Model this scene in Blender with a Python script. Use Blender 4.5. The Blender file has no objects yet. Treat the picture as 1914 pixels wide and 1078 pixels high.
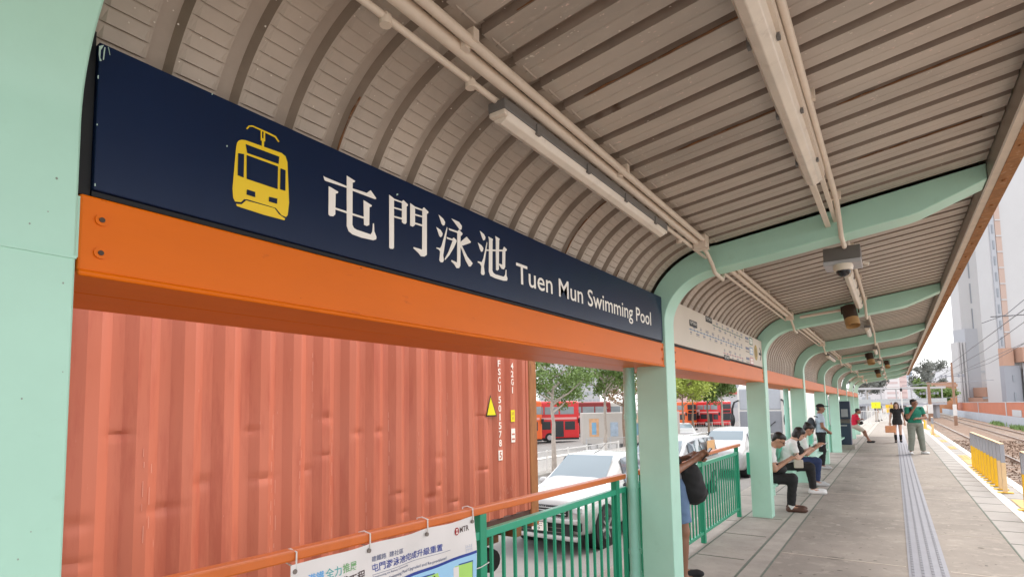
import bpy, bmesh, math, random
import numpy as np
from mathutils import Vector, Matrix
R = math.radians
random.seed(7)
SC = bpy.context.scene
COL = SC.collection

# ------------------------------------------------------------------ camera, world, sun, exposure
F, CX, CY, H = 1039.86, 957.0, 683.84, 1.7
YAW, PITCH, ROLL = R(-34.35), R(4.51), R(-1.07)
fw = Vector((math.sin(YAW)*math.cos(PITCH), math.cos(YAW)*math.cos(PITCH), math.sin(PITCH)))
rt = Vector((math.cos(YAW), -math.sin(YAW), 0))
up = rt.cross(fw)
r2 = math.cos(ROLL)*rt + math.sin(ROLL)*up
u2 = -math.sin(ROLL)*rt + math.cos(ROLL)*up
CAM = Vector((0, 0, H))
cd = bpy.data.cameras.new('camera'); cam = bpy.data.objects.new('camera', cd); COL.objects.link(cam)
cam.matrix_world = Matrix(((r2.x, u2.x, -fw.x, 0), (r2.y, u2.y, -fw.y, 0), (r2.z, u2.z, -fw.z, H), (0, 0, 0, 1)))
cd.sensor_width = 36; cd.lens = F/1914*36; cd.shift_y = (CY-539)/1914
cd.clip_end = 3000; cd.clip_start = .05
SC.camera = cam
def at(px, py, depth):
    """world point seen in direction (px,py) at a camera depth in metres"""
    return CAM + depth*(fw + r2*((px-CX)/F) - u2*((py-CY)/F))
def ground_at(px, depth, z):
    p = at(px, 753, depth); return Vector((p.x, p.y, z))

W = bpy.data.worlds.new('World'); SC.world = W; W.use_nodes = True
nt = W.node_tree; bg = nt.nodes['Background']
sky = nt.nodes.new('ShaderNodeTexSky'); sky.sky_type = 'NISHITA'; sky.sun_disc = False
SUN_EL, SUN_AZ = R(52), R(22)
sky.sun_elevation = SUN_EL; sky.sun_rotation = SUN_AZ
sky.air_density = 1.0; sky.dust_density = 1.5; sky.ozone_density = 1.0
hs = nt.nodes.new('ShaderNodeHueSaturation'); hs.inputs['Saturation'].default_value = .25   # overcast: nearly colourless
nt.links.new(sky.outputs[0], hs.inputs['Color'])
cl = nt.nodes.new('ShaderNodeMix'); cl.data_type = 'RGBA'; cl.inputs[0].default_value = .72   # even cloud layer over the sky
nt.links.new(hs.outputs[0], cl.inputs[6]); cl.inputs[7].default_value = (3.55, 3.55, 3.65, 1)
nt.links.new(cl.outputs[2], bg.inputs[0]); bg.inputs[1].default_value = .15
sd = bpy.data.lights.new('sun', 'SUN'); sd.energy = .8; sd.angle = R(20); sd.color = (1, .95, .88)
sun = bpy.data.objects.new('sun', sd); COL.objects.link(sun)
sdir = Vector((math.sin(SUN_AZ)*math.cos(SUN_EL), math.cos(SUN_AZ)*math.cos(SUN_EL), math.sin(SUN_EL)))
sun.rotation_euler = (-sdir).to_track_quat('-Z', 'Y').to_euler()
SC.view_settings.view_transform = 'Standard'; SC.view_settings.look = 'None'
SC.view_settings.exposure = 1.85; SC.view_settings.gamma = 1
SC.cycles.max_bounces = 8; SC.cycles.diffuse_bounces = 5
SC.cycles.use_denoising = True

# ------------------------------------------------------------------ materials
MATS = {}
def mat(name, c, rough=.6, metal=0, var=.12, scale=6, bump=.0, bscale=40, spec=.5, stretch=(1,1,1), c2=None, c2amt=.0, c2scale=3, c2thr=.6, fleck=None, emit=0, coat=0, alpha=1, trans=0):
    if name in MATS: return MATS[name]
    m = bpy.data.materials.new(name); m.use_nodes = True; n = m.node_tree.nodes; l = m.node_tree.links
    b = n['Principled BSDF']
    b.inputs['Roughness'].default_value = rough; b.inputs['Metallic'].default_value = metal
    b.inputs['Specular IOR Level'].default_value = spec
    b.inputs['Coat Weight'].default_value = coat
    tc = n.new('ShaderNodeTexCoord'); mp = n.new('ShaderNodeMapping'); mp.inputs['Scale'].default_value = stretch
    l.new(tc.outputs['Object'], mp.inputs[0])
    col = None
    if var > 0:
        no = n.new('ShaderNodeTexNoise'); no.inputs['Scale'].default_value = scale; no.inputs['Detail'].default_value = 6
        no.inputs['Roughness'].default_value = .65
        l.new(mp.outputs[0], no.inputs['Vector'])
        mr = n.new('ShaderNodeMapRange'); mr.inputs[1].default_value = .25; mr.inputs[2].default_value = .75
        mr.inputs[3].default_value = 1-var; mr.inputs[4].default_value = 1+var
        l.new(no.outputs[0], mr.inputs[0])
        mx = n.new('ShaderNodeVectorMath'); mx.operation = 'SCALE'; mx.inputs[0].default_value = c[:3]
        l.new(mr.outputs[0], mx.inputs['Scale']); col = mx.outputs[0]
    else:
        rgb = n.new('ShaderNodeRGB'); rgb.outputs[0].default_value = (*c[:3], 1); col = rgb.outputs[0]
    if c2:
        n2 = n.new('ShaderNodeTexNoise'); n2.inputs['Scale'].default_value = c2scale; n2.inputs['Detail'].default_value = 8
        n2.inputs['Roughness'].default_value = .7
        l.new(mp.outputs[0], n2.inputs['Vector'])
        r = n.new('ShaderNodeMapRange'); r.inputs[1].default_value = c2thr; r.inputs[2].default_value = c2thr+.12
        r.inputs[3].default_value = 0; r.inputs[4].default_value = c2amt
        l.new(n2.outputs[0], r.inputs[0])
        mm = n.new('ShaderNodeMix'); mm.data_type = 'RGBA'; l.new(r.outputs[0], mm.inputs[0]); l.new(col, mm.inputs[6])
        mm.inputs[7].default_value = (*c2, 1); col = mm.outputs[2]
    if fleck:
        fc, fs, ft = fleck
        n3 = n.new('ShaderNodeTexNoise'); n3.inputs['Scale'].default_value = fs; n3.inputs['Detail'].default_value = 3
        l.new(mp.outputs[0], n3.inputs['Vector'])
        r = n.new('ShaderNodeMapRange'); r.inputs[1].default_value = ft; r.inputs[2].default_value = ft+.05
        l.new(n3.outputs[0], r.inputs[0])
        mm = n.new('ShaderNodeMix'); mm.data_type = 'RGBA'; l.new(r.outputs[0], mm.inputs[0]); l.new(col, mm.inputs[6])
        mm.inputs[7].default_value = (*fc, 1); col = mm.outputs[2]
    l.new(col, b.inputs['Base Color'])
    if emit:
        l.new(col, b.inputs['Emission Color']); b.inputs['Emission Strength'].default_value = emit
    if alpha < 1: b.inputs['Alpha'].default_value = alpha
    if trans: b.inputs['Transmission Weight'].default_value = trans
    if bump > 0:
        nb = n.new('ShaderNodeTexNoise'); nb.inputs['Scale'].default_value = bscale; nb.inputs['Detail'].default_value = 5
        l.new(mp.outputs[0], nb.inputs['Vector'])
        bp = n.new('ShaderNodeBump'); bp.inputs['Strength'].default_value = bump; bp.inputs['Distance'].default_value = .01
        l.new(nb.outputs[0], bp.inputs['Height']); l.new(bp.outputs[0], b.inputs['Normal'])
    MATS[name] = m; return m

teal = mat('teal_paint', (.45,.74,.60), .38, var=.05, scale=2.5, bump=.12, bscale=9, c2=(.37,.62,.48), c2amt=.5, c2scale=7, c2thr=.6)
deckm = mat('galvanised_deck', (.50,.43,.365), .5, metal=.15, var=.24, scale=1.6, stretch=(.5,1,1), c2=(.55,.48,.41), c2amt=.6, c2scale=30, c2thr=.55, fleck=((.78,.60,.53), 60, .685))
vaultm = mat('galvanised_vault', (.48,.405,.335), .5, metal=.15, var=.22, scale=2.2, c2=(.47,.39,.31), c2amt=.5, c2scale=22, c2thr=.55, fleck=((.55,.48,.40), 110, .74))
wallshade = mat('shaded_vault_wall', (.31,.245,.19), .7, var=.18, scale=6, c2=(.28,.22,.18), c2amt=.6, c2scale=25, c2thr=.56)  # darker tone paints the shade on the vault's rib sidewalls
shadedirt = mat('shaded_dirty_deck_groove', (.27,.21,.165), .75, var=.2, scale=6, c2=(.40,.35,.30), c2amt=.7, c2scale=34, c2thr=.62, fleck=((.10,.045,.02), 5, .70))  # brown groove dirt, darkened further to paint in the shade of the recess
orange = mat('orange_paint', (.74,.15,.0), .42, var=.07, scale=3, bump=.22, bscale=9, stretch=(1,.35,1), c2=(.34,.05,.012), c2amt=.55, c2scale=16, c2thr=.63, spec=.22, fleck=((.16,.03,.01), 48, .745))
darkgap = mat('black_gap', (.008,.008,.01), .7, var=0)
navy = mat('navy_panel', (.006,.016,.050), .3, var=.15, scale=2, spec=.2, stretch=(1,1,.3))
signwhite = mat('sign_white', (.95,.90,.82), .4, var=0)
signyel = mat('sign_yellow', (.88,.60,.01), .4, var=0)
cream = mat('cream_panel', (.68,.60,.50), .5, var=.05, scale=2)
conc = mat('platform_concrete', (.28,.243,.21), .85, var=.26, scale=.9, bump=.3, bscale=60, c2=(.40,.35,.30), c2amt=.7, c2scale=5, c2thr=.53, fleck=((.15,.125,.105), 15, .66))
concl = mat('light_concrete', (.38,.34,.30), .85, var=.22, scale=2.2, bump=.3, bscale=50, c2=(.30,.27,.24), c2amt=.6, c2scale=5, c2thr=.54, fleck=((.24,.2,.165), 40, .68))
concd = mat('joint_dark', (.14,.165,.135), .9, var=.3, scale=12)
jointl = mat('joint_light', (.52,.45,.38), .9, var=.2, scale=9)
slabm = mat('edge_slab', (.36,.33,.305), .8, var=.1, scale=2, bump=.2, bscale=70, c2=(.29,.26,.24), c2amt=.4, c2scale=9, c2thr=.55)
whitem = mat('white_line', (.82,.78,.70), .7, var=.08, scale=7, c2=(.5,.46,.40), c2amt=.5, c2scale=18, c2thr=.62)
yellowm = mat('yellow_tactile', (.66,.40,.14), .7, var=.12, scale=8)
tactm = mat('grey_tactile', (.29,.29,.325), .6, var=.08, scale=5)
tactd = mat('grey_tactile_bar', (.21,.21,.235), .6, var=.08, scale=5)
road = mat('asphalt', (.20,.19,.18), .9, var=.12, scale=.6, bump=.3, bscale=40, c2=(.15,.14,.13), c2amt=.6, c2scale=2.2, c2thr=.55)
roadp = mat('paving', (.34,.315,.285), .9, var=.1, scale=.9, c2=(.27,.25,.225), c2amt=.5, c2scale=2, c2thr=.55)
ballast = mat('ballast', (.20,.125,.085), .95, var=.35, scale=9, bump=1.0, bscale=22, c2=(.33,.235,.17), c2amt=.7, c2scale=20, c2thr=.5)
railm = mat('rail_steel', (.28,.18,.13), .4, metal=.6, var=.15)
railtop = mat('rail_top', (.70,.68,.66), .25, metal=.8, var=.05)
sleeper = mat('sleeper', (.34,.27,.22), .9, var=.2)
green = mat('railing_green', (.020,.30,.165), .35, var=.07, scale=5, bump=.08, bscale=20)
greent = mat('railing_top_edge', (.030,.36,.21), .3, var=.05)
handm = mat('handrail_orange', (.66,.15,.02), .36, var=.08, scale=8, spec=.6)
contm = mat('container_red', (.53,.150,.085), .42, var=.12, scale=.9, stretch=(1,2.5,.3), bump=.05, bscale=8, c2=(.42,.09,.05), c2amt=.6, c2scale=2.2, c2thr=.50, fleck=((.66,.32,.25), 22, .735))
contframe = mat('container_frame', (.36,.14,.045), .7, var=.25, scale=9, stretch=(1,1,.3), c2=(.22,.07,.03), c2amt=.7, c2scale=14, c2thr=.52)
contdark = mat('container_rail', (.09,.04,.03), .7, var=.2)
chassis = mat('chassis_brown', (.21,.085,.025), .7, var=.3, scale=8, c2=(.06,.03,.015), c2amt=.8, c2scale=9, c2thr=.52)
black = mat('black', (.012,.012,.013), .6, var=0)
blackg = mat('black_gloss', (.014,.014,.016), .25, var=0)
rubber = mat('rubber', (.02,.02,.02), .8, var=.1)
whitep = mat('white_paint', (.74,.72,.69), .35, var=.04)
carw = mat('car_white', (.50,.495,.485), .22, var=.0, coat=.5)
carw2 = mat('car_white_far', (.48,.48,.48), .3, var=.03, coat=.3)
cars = mat('car_silver', (.34,.35,.36), .3, metal=.2, var=.03, coat=.4)
glassm = mat('car_glass', (.13,.16,.19), .06, var=0, spec=.9)
glassl = mat('windscreen_glass', (.20,.25,.28), .08, var=0, spec=.9)
chrome = mat('chrome', (.6,.6,.6), .2, metal=.9, var=0)
lampl = mat('headlamp_glass', (.60,.62,.63), .12, var=0, spec=.8)
conduitm = mat('cream_conduit', (.78,.67,.55), .45, var=.08, scale=10)
lampm = mat('lamp_diffuser', (.80,.71,.60), .3, var=.10, scale=5, c2=(.55,.46,.38), c2amt=.5, c2scale=9, c2thr=.56)
lampd = mat('lamp_body_grey', (.17,.16,.15), .5, var=.12)
rust = mat('rust_strip', (.36,.16,.055), .8, var=.3, scale=12, bump=.6, bscale=30, c2=(.55,.38,.24), c2amt=.9, c2scale=25, c2thr=.55)
fasc = mat('fascia_metal', (.34,.29,.24), .4, metal=.3, var=.1, stretch=(1,.3,1))
fascl = mat('fascia_flange', (.66,.56,.45), .5, var=.12, scale=8)
speakd = mat('speaker_dark', (.055,.032,.02), .6, var=.1)
speakt = mat('speaker_tan', (.45,.27,.11), .5, var=.1)
speakg = mat('speaker_grille', (.24,.16,.11), .7, var=.1)
greybox = mat('grey_box', (.16,.14,.13), .5, var=.1)
greyboxl = mat('light_grey_box', (.48,.46,.47), .5, var=.05)
bannerm = mat('banner_vinyl', (.78,.74,.72), .35, var=.03, scale=3, spec=.5)
inkblue = mat('ink_blue', (.02,.05,.30), .5, var=0)
inkgrey = mat('ink_grey', (.16,.18,.28), .5, var=0)
inkteal = mat('ink_teal', (.12,.42,.42), .5, var=0)
inkgreen = mat('ink_green', (.20,.42,.18), .5, var=0)
inkbrown = mat('ink_brown', (.06,.03,.03), .5, var=0)
inkred = mat('ink_red', (.35,.015,.02), .5, var=0)
inkcyan = mat('ink_cyan', (.12,.42,.80), .5, var=0)
inklime = mat('ink_lime', (.42,.72,.16), .5, var=0)
inkskyb = mat('ink_sky', (.35,.62,.85), .5, var=0)
routeg = mat('route_green', (.02,.16,.08), .5, var=0)
routeb = mat('route_blue', (.16,.34,.55), .5, var=0)
routep = mat('route_pink', (.60,.20,.22), .5, var=0)
ochre = mat('ochre', (.46,.30,.03), .5, var=0)
skin = mat('skin', (.42,.22,.14), .5, var=.06, scale=12)
skind = mat('skin_tan', (.26,.12,.07), .5, var=.06, scale=12)
skinl = mat('skin_light', (.55,.33,.24), .5, var=.06, scale=12)
hairm = mat('hair', (.012,.009,.008), .45, var=.2, scale=40, stretch=(1,1,.2))
hairb = mat('hair_brown', (.09,.045,.025), .45, var=.2, scale=40)
def cloth(n, c): return mat('cloth_'+n, c, .85, var=.10, scale=14, bump=.4, bscale=18)
leaf1 = mat('leaf_green', (.12,.19,.04), .6, var=.35, scale=1.3)
leaf2 = mat('leaf_yellow_green', (.30,.36,.05), .6, var=.35, scale=1.1)
leaf3 = mat('leaf_grey', (.17,.18,.16), .7, var=.25, scale=.6)
bark = mat('bark', (.42,.36,.31), .9, var=.3, scale=10, stretch=(1,1,.4))
barkb = mat('bark_brown', (.24,.17,.12), .9, var=.3, scale=8)
grassm = mat('grass', (.09,.16,.03), .8, var=.4, scale=20)

# ------------------------------------------------------------------ object helpers
def tag(o, label=None, cat=None, group=None, kind=None):
    if label: o['label'] = label
    if cat: o['category'] = cat
    if group: o['group'] = group
    if kind: o['kind'] = kind
    return o
def empty(name, loc=(0,0,0), rz=0, label=None, cat=None, group=None):
    o = bpy.data.objects.new(name, None); COL.objects.link(o); o.location = loc; o.rotation_euler = (0,0,rz)
    o.empty_display_size = .1
    return tag(o, label, cat, group)
def children(o): return [c for c in bpy.data.objects if c.parent == o]
def copy_tree(o, parent=None):
    kids = [c for c in list(COL.objects) if c.parent == o]
    c = o.copy(); COL.objects.link(c); c.parent = parent
    for k in kids: copy_tree(k, c)
    return c
class MB:
    def __init__(s): s.v = []; s.f = []; s.m = []; s.sm = []
    def add(s, vs, fs, m=0, smooth=False):
        b = len(s.v); s.v += [tuple(v) for v in vs]
        for f in fs: s.f.append([b+i for i in f]); s.m.append(m); s.sm.append(smooth)
        return s
    def box(s, a, b, m=0, rot=None, piv=None):
        x0,y0,z0 = a; x1,y1,z1 = b
        vs = [Vector(p) for p in ((x0,y0,z0),(x1,y0,z0),(x1,y1,z0),(x0,y1,z0),(x0,y0,z1),(x1,y0,z1),(x1,y1,z1),(x0,y1,z1))]
        if rot is not None:
            pv = Vector(piv) if piv is not None else (Vector(a)+Vector(b))/2
            vs = [pv + rot @ (v-pv) for v in vs]
        return s.add(vs, [(0,3,2,1),(4,5,6,7),(0,1,5,4),(1,2,6,5),(2,3,7,6),(3,0,4,7)], m)
    def cbox(s, c, d, m=0, rot=None):
        return s.box([c[i]-d[i]/2 for i in range(3)], [c[i]+d[i]/2 for i in range(3)], m, rot)
    def bar(s, p, q, w, h, m=0):
        p, q = Vector(p), Vector(q); d = (q-p); L = d.length
        rot = d.to_track_quat('Y', 'Z').to_matrix()
        c = (p+q)/2
        return s.box((c.x-w/2, c.y-L/2, c.z-h/2), (c.x+w/2, c.y+L/2, c.z+h/2), m, rot)
    def tube(s, pts, r, n=10, m=0, caps=True):
        pts = [Vector(p) for p in pts]; rs = r if isinstance(r, (list, tuple)) else [r]*len(pts)
        rings = []; prev = None
        for i, p in enumerate(pts):
            d = (pts[min(i+1, len(pts)-1)] - pts[max(i-1, 0)]).normalized()
            if prev is None:
                a = Vector((0,0,1)) if abs(d.z) < .9 else Vector((1,0,0)); u = d.cross(a).normalized()
            else: u = (prev - d*prev.dot(d)).normalized()
            prev = u; w = d.cross(u)
            rings.append([p + rs[i]*(math.cos(2*math.pi*k/n)*u + math.sin(2*math.pi*k/n)*w) for k in range(n)])
        vs = [v for ring in rings for v in ring]; fs = []
        for i in range(len(pts)-1):
            for k in range(n): fs.append((i*n+k, i*n+(k+1)%n, (i+1)*n+(k+1)%n, (i+1)*n+k))
        s.add(vs, fs, m, True)
        if caps: s.add(rings[0], [tuple(range(n))[::-1]], m); s.add(rings[-1], [tuple(range(n))], m)
        return s
    def ell(s, c, r, n=14, m=0, rot=None):
        vs = []; fs = []; h = n//2; c = Vector(c)
        for i in range(h+1):
            t = math.pi*i/h
            for k in range(n):
                v = Vector((r[0]*math.sin(t)*math.cos(2*math.pi*k/n), r[1]*math.sin(t)*math.sin(2*math.pi*k/n), r[2]*math.cos(t)))
                if rot is not None: v = rot @ v
                vs.append(c+v)
        for i in range(h):
            for k in range(n): fs.append((i*n+k, (i+1)*n+k, (i+1)*n+(k+1)%n, i*n+(k+1)%n))
        return s.add(vs, fs, m, True)
    def poly(s, pts, ext, m=0):
        """flat outline pts (3d, planar), extruded by vector ext; front is pts+ext"""
        pts = [Vector(p) for p in pts]; e = Vector(ext); n = len(pts)
        from mathutils.geometry import tessellate_polygon
        tri = tessellate_polygon([pts])
        s.add([p+e for p in pts], [tuple(t) for t in tri], m); s.add(pts, [tuple(t)[::-1] for t in tri], m)
        s.add(pts+[p+e for p in pts], [(i, (i+1)%n, n+(i+1)%n, n+i) for i in range(n)], m)
        return s
    def build(s, name, mats, parent=None, loc=None, bevel=0, smooth=None, fix=True, seg=2, sharp=38):
        me = bpy.data.meshes.new(name); me.from_pydata([tuple(v) for v in s.v], [], s.f)
        for mm in (mats if isinstance(mats, (list, tuple)) else [mats]): me.materials.append(mm)
        me.polygons.foreach_set('material_index', s.m)
        me.polygons.foreach_set('use_smooth', s.sm if smooth is None else [smooth]*len(s.f))
        if fix:
            bm = bmesh.new(); bm.from_mesh(me); bmesh.ops.delete(bm, geom=[v for v in bm.verts if not v.link_faces], context='VERTS'); bmesh.ops.remove_doubles(bm, verts=bm.verts, dist=1e-5)
            bmesh.ops.recalc_face_normals(bm, faces=bm.faces); bm.to_mesh(me); bm.free()
        if any(s.sm) or smooth: me.set_sharp_from_angle(angle=R(sharp))
        me.update()
        o = bpy.data.objects.new(name, me); COL.objects.link(o); o.parent = parent
        if loc is not None: o.location = loc
        if bevel:
            md = o.modifiers.new('bevel', 'BEVEL'); md.width = bevel; md.segments = seg; md.limit_method = 'ANGLE'; md.angle_limit = R(40)
            md.harden_normals = False
        return o
def text_mb(txt, mb=None, origin=(0,0,0), ax=(0,1,0), az=(0,0,1), w=None, h=1, thick=.001, m=0, bold=0, up=None):
    """text laid on a plane: ax is reading direction, az is up; scaled to width w and height h (of its ink box)"""
    mb = mb or MB()
    cu = bpy.data.curves.new('t', 'FONT'); cu.body = txt; cu.size = 1; cu.offset = bold
    cu.resolution_u = 3
    o = bpy.data.objects.new('t', cu); COL.objects.link(o)
    bpy.context.view_layer.update()
    me = bpy.data.meshes.new_from_object(o.evaluated_get(bpy.context.evaluated_depsgraph_get()))
    vs = [v.co.copy() for v in me.vertices]; fs = [tuple(p.vertices) for p in me.polygons]
    bpy.data.objects.remove(o); bpy.data.curves.remove(cu); bpy.data.meshes.remove(me)
    if not vs: return mb
    x0 = min(v.x for v in vs); x1 = max(v.x for v in vs); y0 = min(v.y for v in vs); y1 = max(v.y for v in vs)
    sy = h/(y1-y0); sx = w/(x1-x0) if w else sy
    ax = Vector(ax); az = Vector(az); nrm = ax.cross(az).normalized()
    og = Vector(origin)
    P = [og + ax*((v.x-x0)*sx) + az*((v.y-y0)*sy) + nrm*thick for v in vs]
    return mb.add(P, fs, m)

# ================================================================== PLATFORM
NF = 9; PITCH_Y = 4.5; YN = .26; YF = .50; YEND = 36.5
def struct(name, mb, m, **k):
    o = mb.build(name, m, **k); o['kind'] = 'structure'; return o
b = MB()   # main concrete slab
b.box((-1.42,-6,-1.2),(1.04,62,0))
struct('platform', b, conc)
b = MB()
b.box((-2.62,-6,-1.2),(-1.425,62,0.0))
struct('platform_side_slabs', b, concl)
b = MB(); b.box((1.045,-6,-1.2),(1.86,62,0.0)); b.box((1.86,-6,-1.2),(1.98,62,-.05))
struct('platform_edge_slabs', b, slabm)
b = MB()
for y in [7.18+5.2*k-10.4 for k in range(14)]:
    b.box((-1.18,y,-.01),(.0,y+.022,.003)); b.box((.37,y,-.01),(1.03,y+.022,.003))
for y in [7.18+2.6+5.2*k for k in range(-3,12)]:
    b.box((.37,y-.6,-.01),(1.03,y-.588,.003))
struct('platform_joints_light', b, jointl)
b = MB()
for k in range(80):
    y = -5+.82*k; b.box((1.05,y,-.01),(1.85,y+.012,.003))
for y in [-4+1.28*k+.4 for k in range(44)]:
    b.box((-1.99,y,-.01),(-1.47,y+.014,.003))
b.box((-2.012,-6,-.01),(-1.995,62,.0035)); b.box((-1.425,-6,-.01),(-1.405,62,.003)); b.box((-1.205,-6,-.01),(-1.19,62,.003)); b.box((1.03,-6,-.01),(1.046,62,.0035))
for y in [-4+2.56*k for k in range(24)]: b.box((-2.6,y,-.01),(-2.02,y+.014,.003))
struct('platform_joints_dark', b, concd)
b = MB(); b.box((-1.40,-6,-.01),(-1.21,62,.0045)); b.box((-1.47,-6,-.01),(-1.43,62,.0055))
struct('drain_strip', b, concl)
b = MB(); b.box((1.40,-6,-.01),(1.525,62,.006)); b.box((1.83,-6,-.02),(1.985,62,.008)); 
struct('white_edge_line', b, whitem)
b = MB()
for k in range(9):
    y = 16.9+4.4*k
    if k in (0,): continue
    b.box((1.58,y,-.01),(1.78,y+1.5,.010))
    for i in range(5):
        for j in range(2): b.box((1.60+.09*j,y+.1+i*.28,.01),(1.66+.09*j,y+.28+i*.28,.016))
b.box((1.56,11.9,-.01),(1.78,12.9,.010)); b.box((1.56,19.6,-.01),(1.78,21.2,.0105))
struct('yellow_edge_tactile', b, yellowm)
b = MB(); b.box((.02,-6,-.01),(.35,28.3,.006))
b.box((.02,28.3,-.01),(.35,60,.0062))
struct('tactile_path', b, tactm)
b = MB()
n = 0
for k in range(int(34/.115)):
    y = -2+k*.115
    if y > 28.2: break
    for j in range(4):
        x = .055+j*.082
        zc = .010
        b.box((x-.012,y,.004),(x+.012,y+.10,zc+.001))
struct('tactile_path_bars', b, tactd)

rg = random.Random(77)
for nm, mt_, cnt, r0, r1 in (('gum_spots', mat('gum', (.10,.09,.08), .9, var=.2), 150, .008, .024), ('pale_spots', mat('pale_spot', (.50,.45,.40), .9, var=.1), 90, .006, .03), ('floor_stains', mat('stain', (.19,.165,.14), .9, var=.35, scale=20), 26, .03, .12)):
    b = MB()
    for i in range(cnt):
        x = rg.uniform(-1.15,1.0); y = rg.uniform(3,26)
        if -.06 < x < .42: continue
        r = rg.uniform(r0,r1); e = rg.uniform(.5,1.2); z = .0012+.0002*(i%9)
        b.add([(x+r*rg.uniform(.75,1.1)*math.cos(k*.628), y+r*e*rg.uniform(.75,1.1)*math.sin(k*.628), z) for k in range(10)], [tuple(range(10))])
    struct(nm, b, mt_)
b = MB()
for (x,y,a) in ((-.9,6.2,.3),(-.3,9.6,1.2),(.6,8.6,-.4),(-.8,12.5,.8)):
    p_ = [(x,y)]; 
    for i in range(14): a += rg.uniform(-.5,.5); p_.append((p_[-1][0]+.06*math.cos(a), p_[-1][1]+.06*math.sin(a)))
    for (x0,y0),(x1,y1) in zip(p_,p_[1:]):
        if -.06 < x0 < .42 or x1 > 1.0: break
        L_ = math.hypot(x1-x0,y1-y0); nx_, ny_ = -(y1-y0)/L_*.0016, (x1-x0)/L_*.0016
        b.add([(x0-nx_,y0-ny_,.0032),(x1-nx_,y1-ny_,.0032),(x1+nx_,y1+ny_,.0032),(x0+nx_,y0+ny_,.0032)],[(0,1,2,3)])
struct('floor_cracks', b, concd)
# outer ground, left (sloping slightly down away from the platform)
def gz(x):
    if x > -9: return -1.1
    return -1.1 - min(1.0, (-9-x)/21)*.75
b = MB()
xs = [-2.55,-3.4,-9,-13.5,-18,-24,-30,-60,-400]
for i in range(len(xs)-1):
    x0, x1 = xs[i], xs[i+1]
    b.add([(x0,-60,gz(x0)),(x0,900,gz(x0)),(x1,900,gz(x1)),(x1,-60,gz(x1))],[(0,1,2,3)])
struct('road', b, road)
b = MB(); b.add([(x,y,gz(x)+.012) for x,y in ((-13.9,14),(-13.9,70),(-20.5,70),(-20.5,14))],[(0,1,2,3)])
struct('pavement', MB().box((-16.6,12,-1.5),(-13.0,75,-1.16)), roadp)
b = MB()
b.add([(-18.5,-60,gz(-18.5)+.03),(-18.5,300,gz(-18.5)+.03),(-19.3,300,gz(-19.3)+.035),(-19.3,-60,gz(-19.3)+.035)],[(0,1,2,3)])
struct('road_line', b, whitem)
# strip of grass beside the platform
b = MB(); b.box((-3.3,-6,-1.2),(-2.55,60,-.80)); struct('verge_soil', b, grassm)
b = MB(); rg = random.Random(3)
for i in range(5200):
    x = rg.uniform(-3.3,-2.6); y = rg.uniform(2,24); hh = rg.uniform(.04,.13); a = rg.uniform(0,6.28); w = .012
    dx, dy = math.cos(a)*w, math.sin(a)*w; lx, ly = rg.uniform(-.04,.04), rg.uniform(-.04,.04)
    b.add([(x-dx,y-dy,-.80),(x+dx,y+dy,-.80),(x+lx,y+ly,-.80+hh)],[(0,1,2)])
o = b.build('grass', mat('grass_blade', (.16,.30,.04), .7, var=.4, scale=3), fix=False); o['kind'] = 'stuff'
# track side ground
TZ = -.9
b = MB(); b.box((1.98,-60,-1.6),(400,900,TZ-.17)); struct('ground', b, roadp)
b = MB()
nx, ny = 26, 260; rg = random.Random(5)
vs = []; 
for j in range(ny):
    y = -5 + j*.5
    for i in range(nx):
        x = 1.98 + i*(7.9/(nx-1)); vs.append((x, y+rg.uniform(-.1,.1), TZ-.12+rg.uniform(-.03,.03)-(.06 if i in (0,nx-1) else 0)))
fs = [(j*nx+i, j*nx+i+1, (j+1)*nx+i+1, (j+1)*nx+i) for j in range(ny-1) for i in range(nx-1)]
b.add(vs, fs); struct('track_ballast', b, ballast)
b = MB(); rg = random.Random(6)
for i in range(13000):
    y = 6 + 44*rg.random()**1.6; x = rg.uniform(2.05, 9.4); s = rg.uniform(.014,.032)*(1+y/60)
    rot = Matrix.Rotation(rg.uniform(0,6), 3, Vector((rg.random(),rg.random(),rg.random()+.1)).normalized())
    c = Vector((x,y,TZ-.10)); b.add([c+rot@Vector(p)*s for p in ((1,0,0),(-1,0,0),(0,1,0),(0,-1,0),(0,0,.8),(0,0,-.8))],[(0,2,4),(2,1,4),(1,3,4),(3,0,4)])
o = b.build('ballast_stones', ballast, fix=False); o['kind'] = 'stuff'
for cx, lab in ((3.575,'railway track nearest the platform edge'), (7.6,'second railway track beside the pale blue wall')):
    t = empty('railway_track', (cx,0,TZ), label=lab+', two brown rails on sleepers', cat='railway track')
    for sx in (-.7175,.7175):
        b = MB(); b.box((sx-.07,-5,-.11),(sx+.07,220,-.09)); b.box((sx-.012,-5,-.09),(sx+.012,220,-.03)); b.box((sx-.035,-5,-.03),(sx+.035,220,-.003)); b.box((sx-.028,-5,-.003),(sx+.028,220,.0),1)
        b.build('rail', [railm, railtop], t)
    b = MB().box((-1.2,-.12,-.2),(1.2,.12,-.11)); s0 = b.build('sleeper', sleeper, t, loc=(0,8,0), bevel=.01)
    for k in range(1,90):
        c = s0.copy(); COL.objects.link(c); c.location = (0,8+.65*k,0)
    b = MB()
    for k in range(90,320): b.box((-1.2,8+.65*k-.12,-.2),(1.2,8+.65*k+.12,-.11))
    o = b.build('sleeper', sleeper, t); o['kind'] = 'stuff'
# level crossing boards between the tracks (pale strip in the photo)
b = MB().box((2.0,20.2,-1.1),(9.3,21.6,TZ+.02)); b.box((2.06,20.25,TZ+.02),(2.70,21.55,TZ+.03))
struct('track_crossing', b, concl, bevel=.01)

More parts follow.
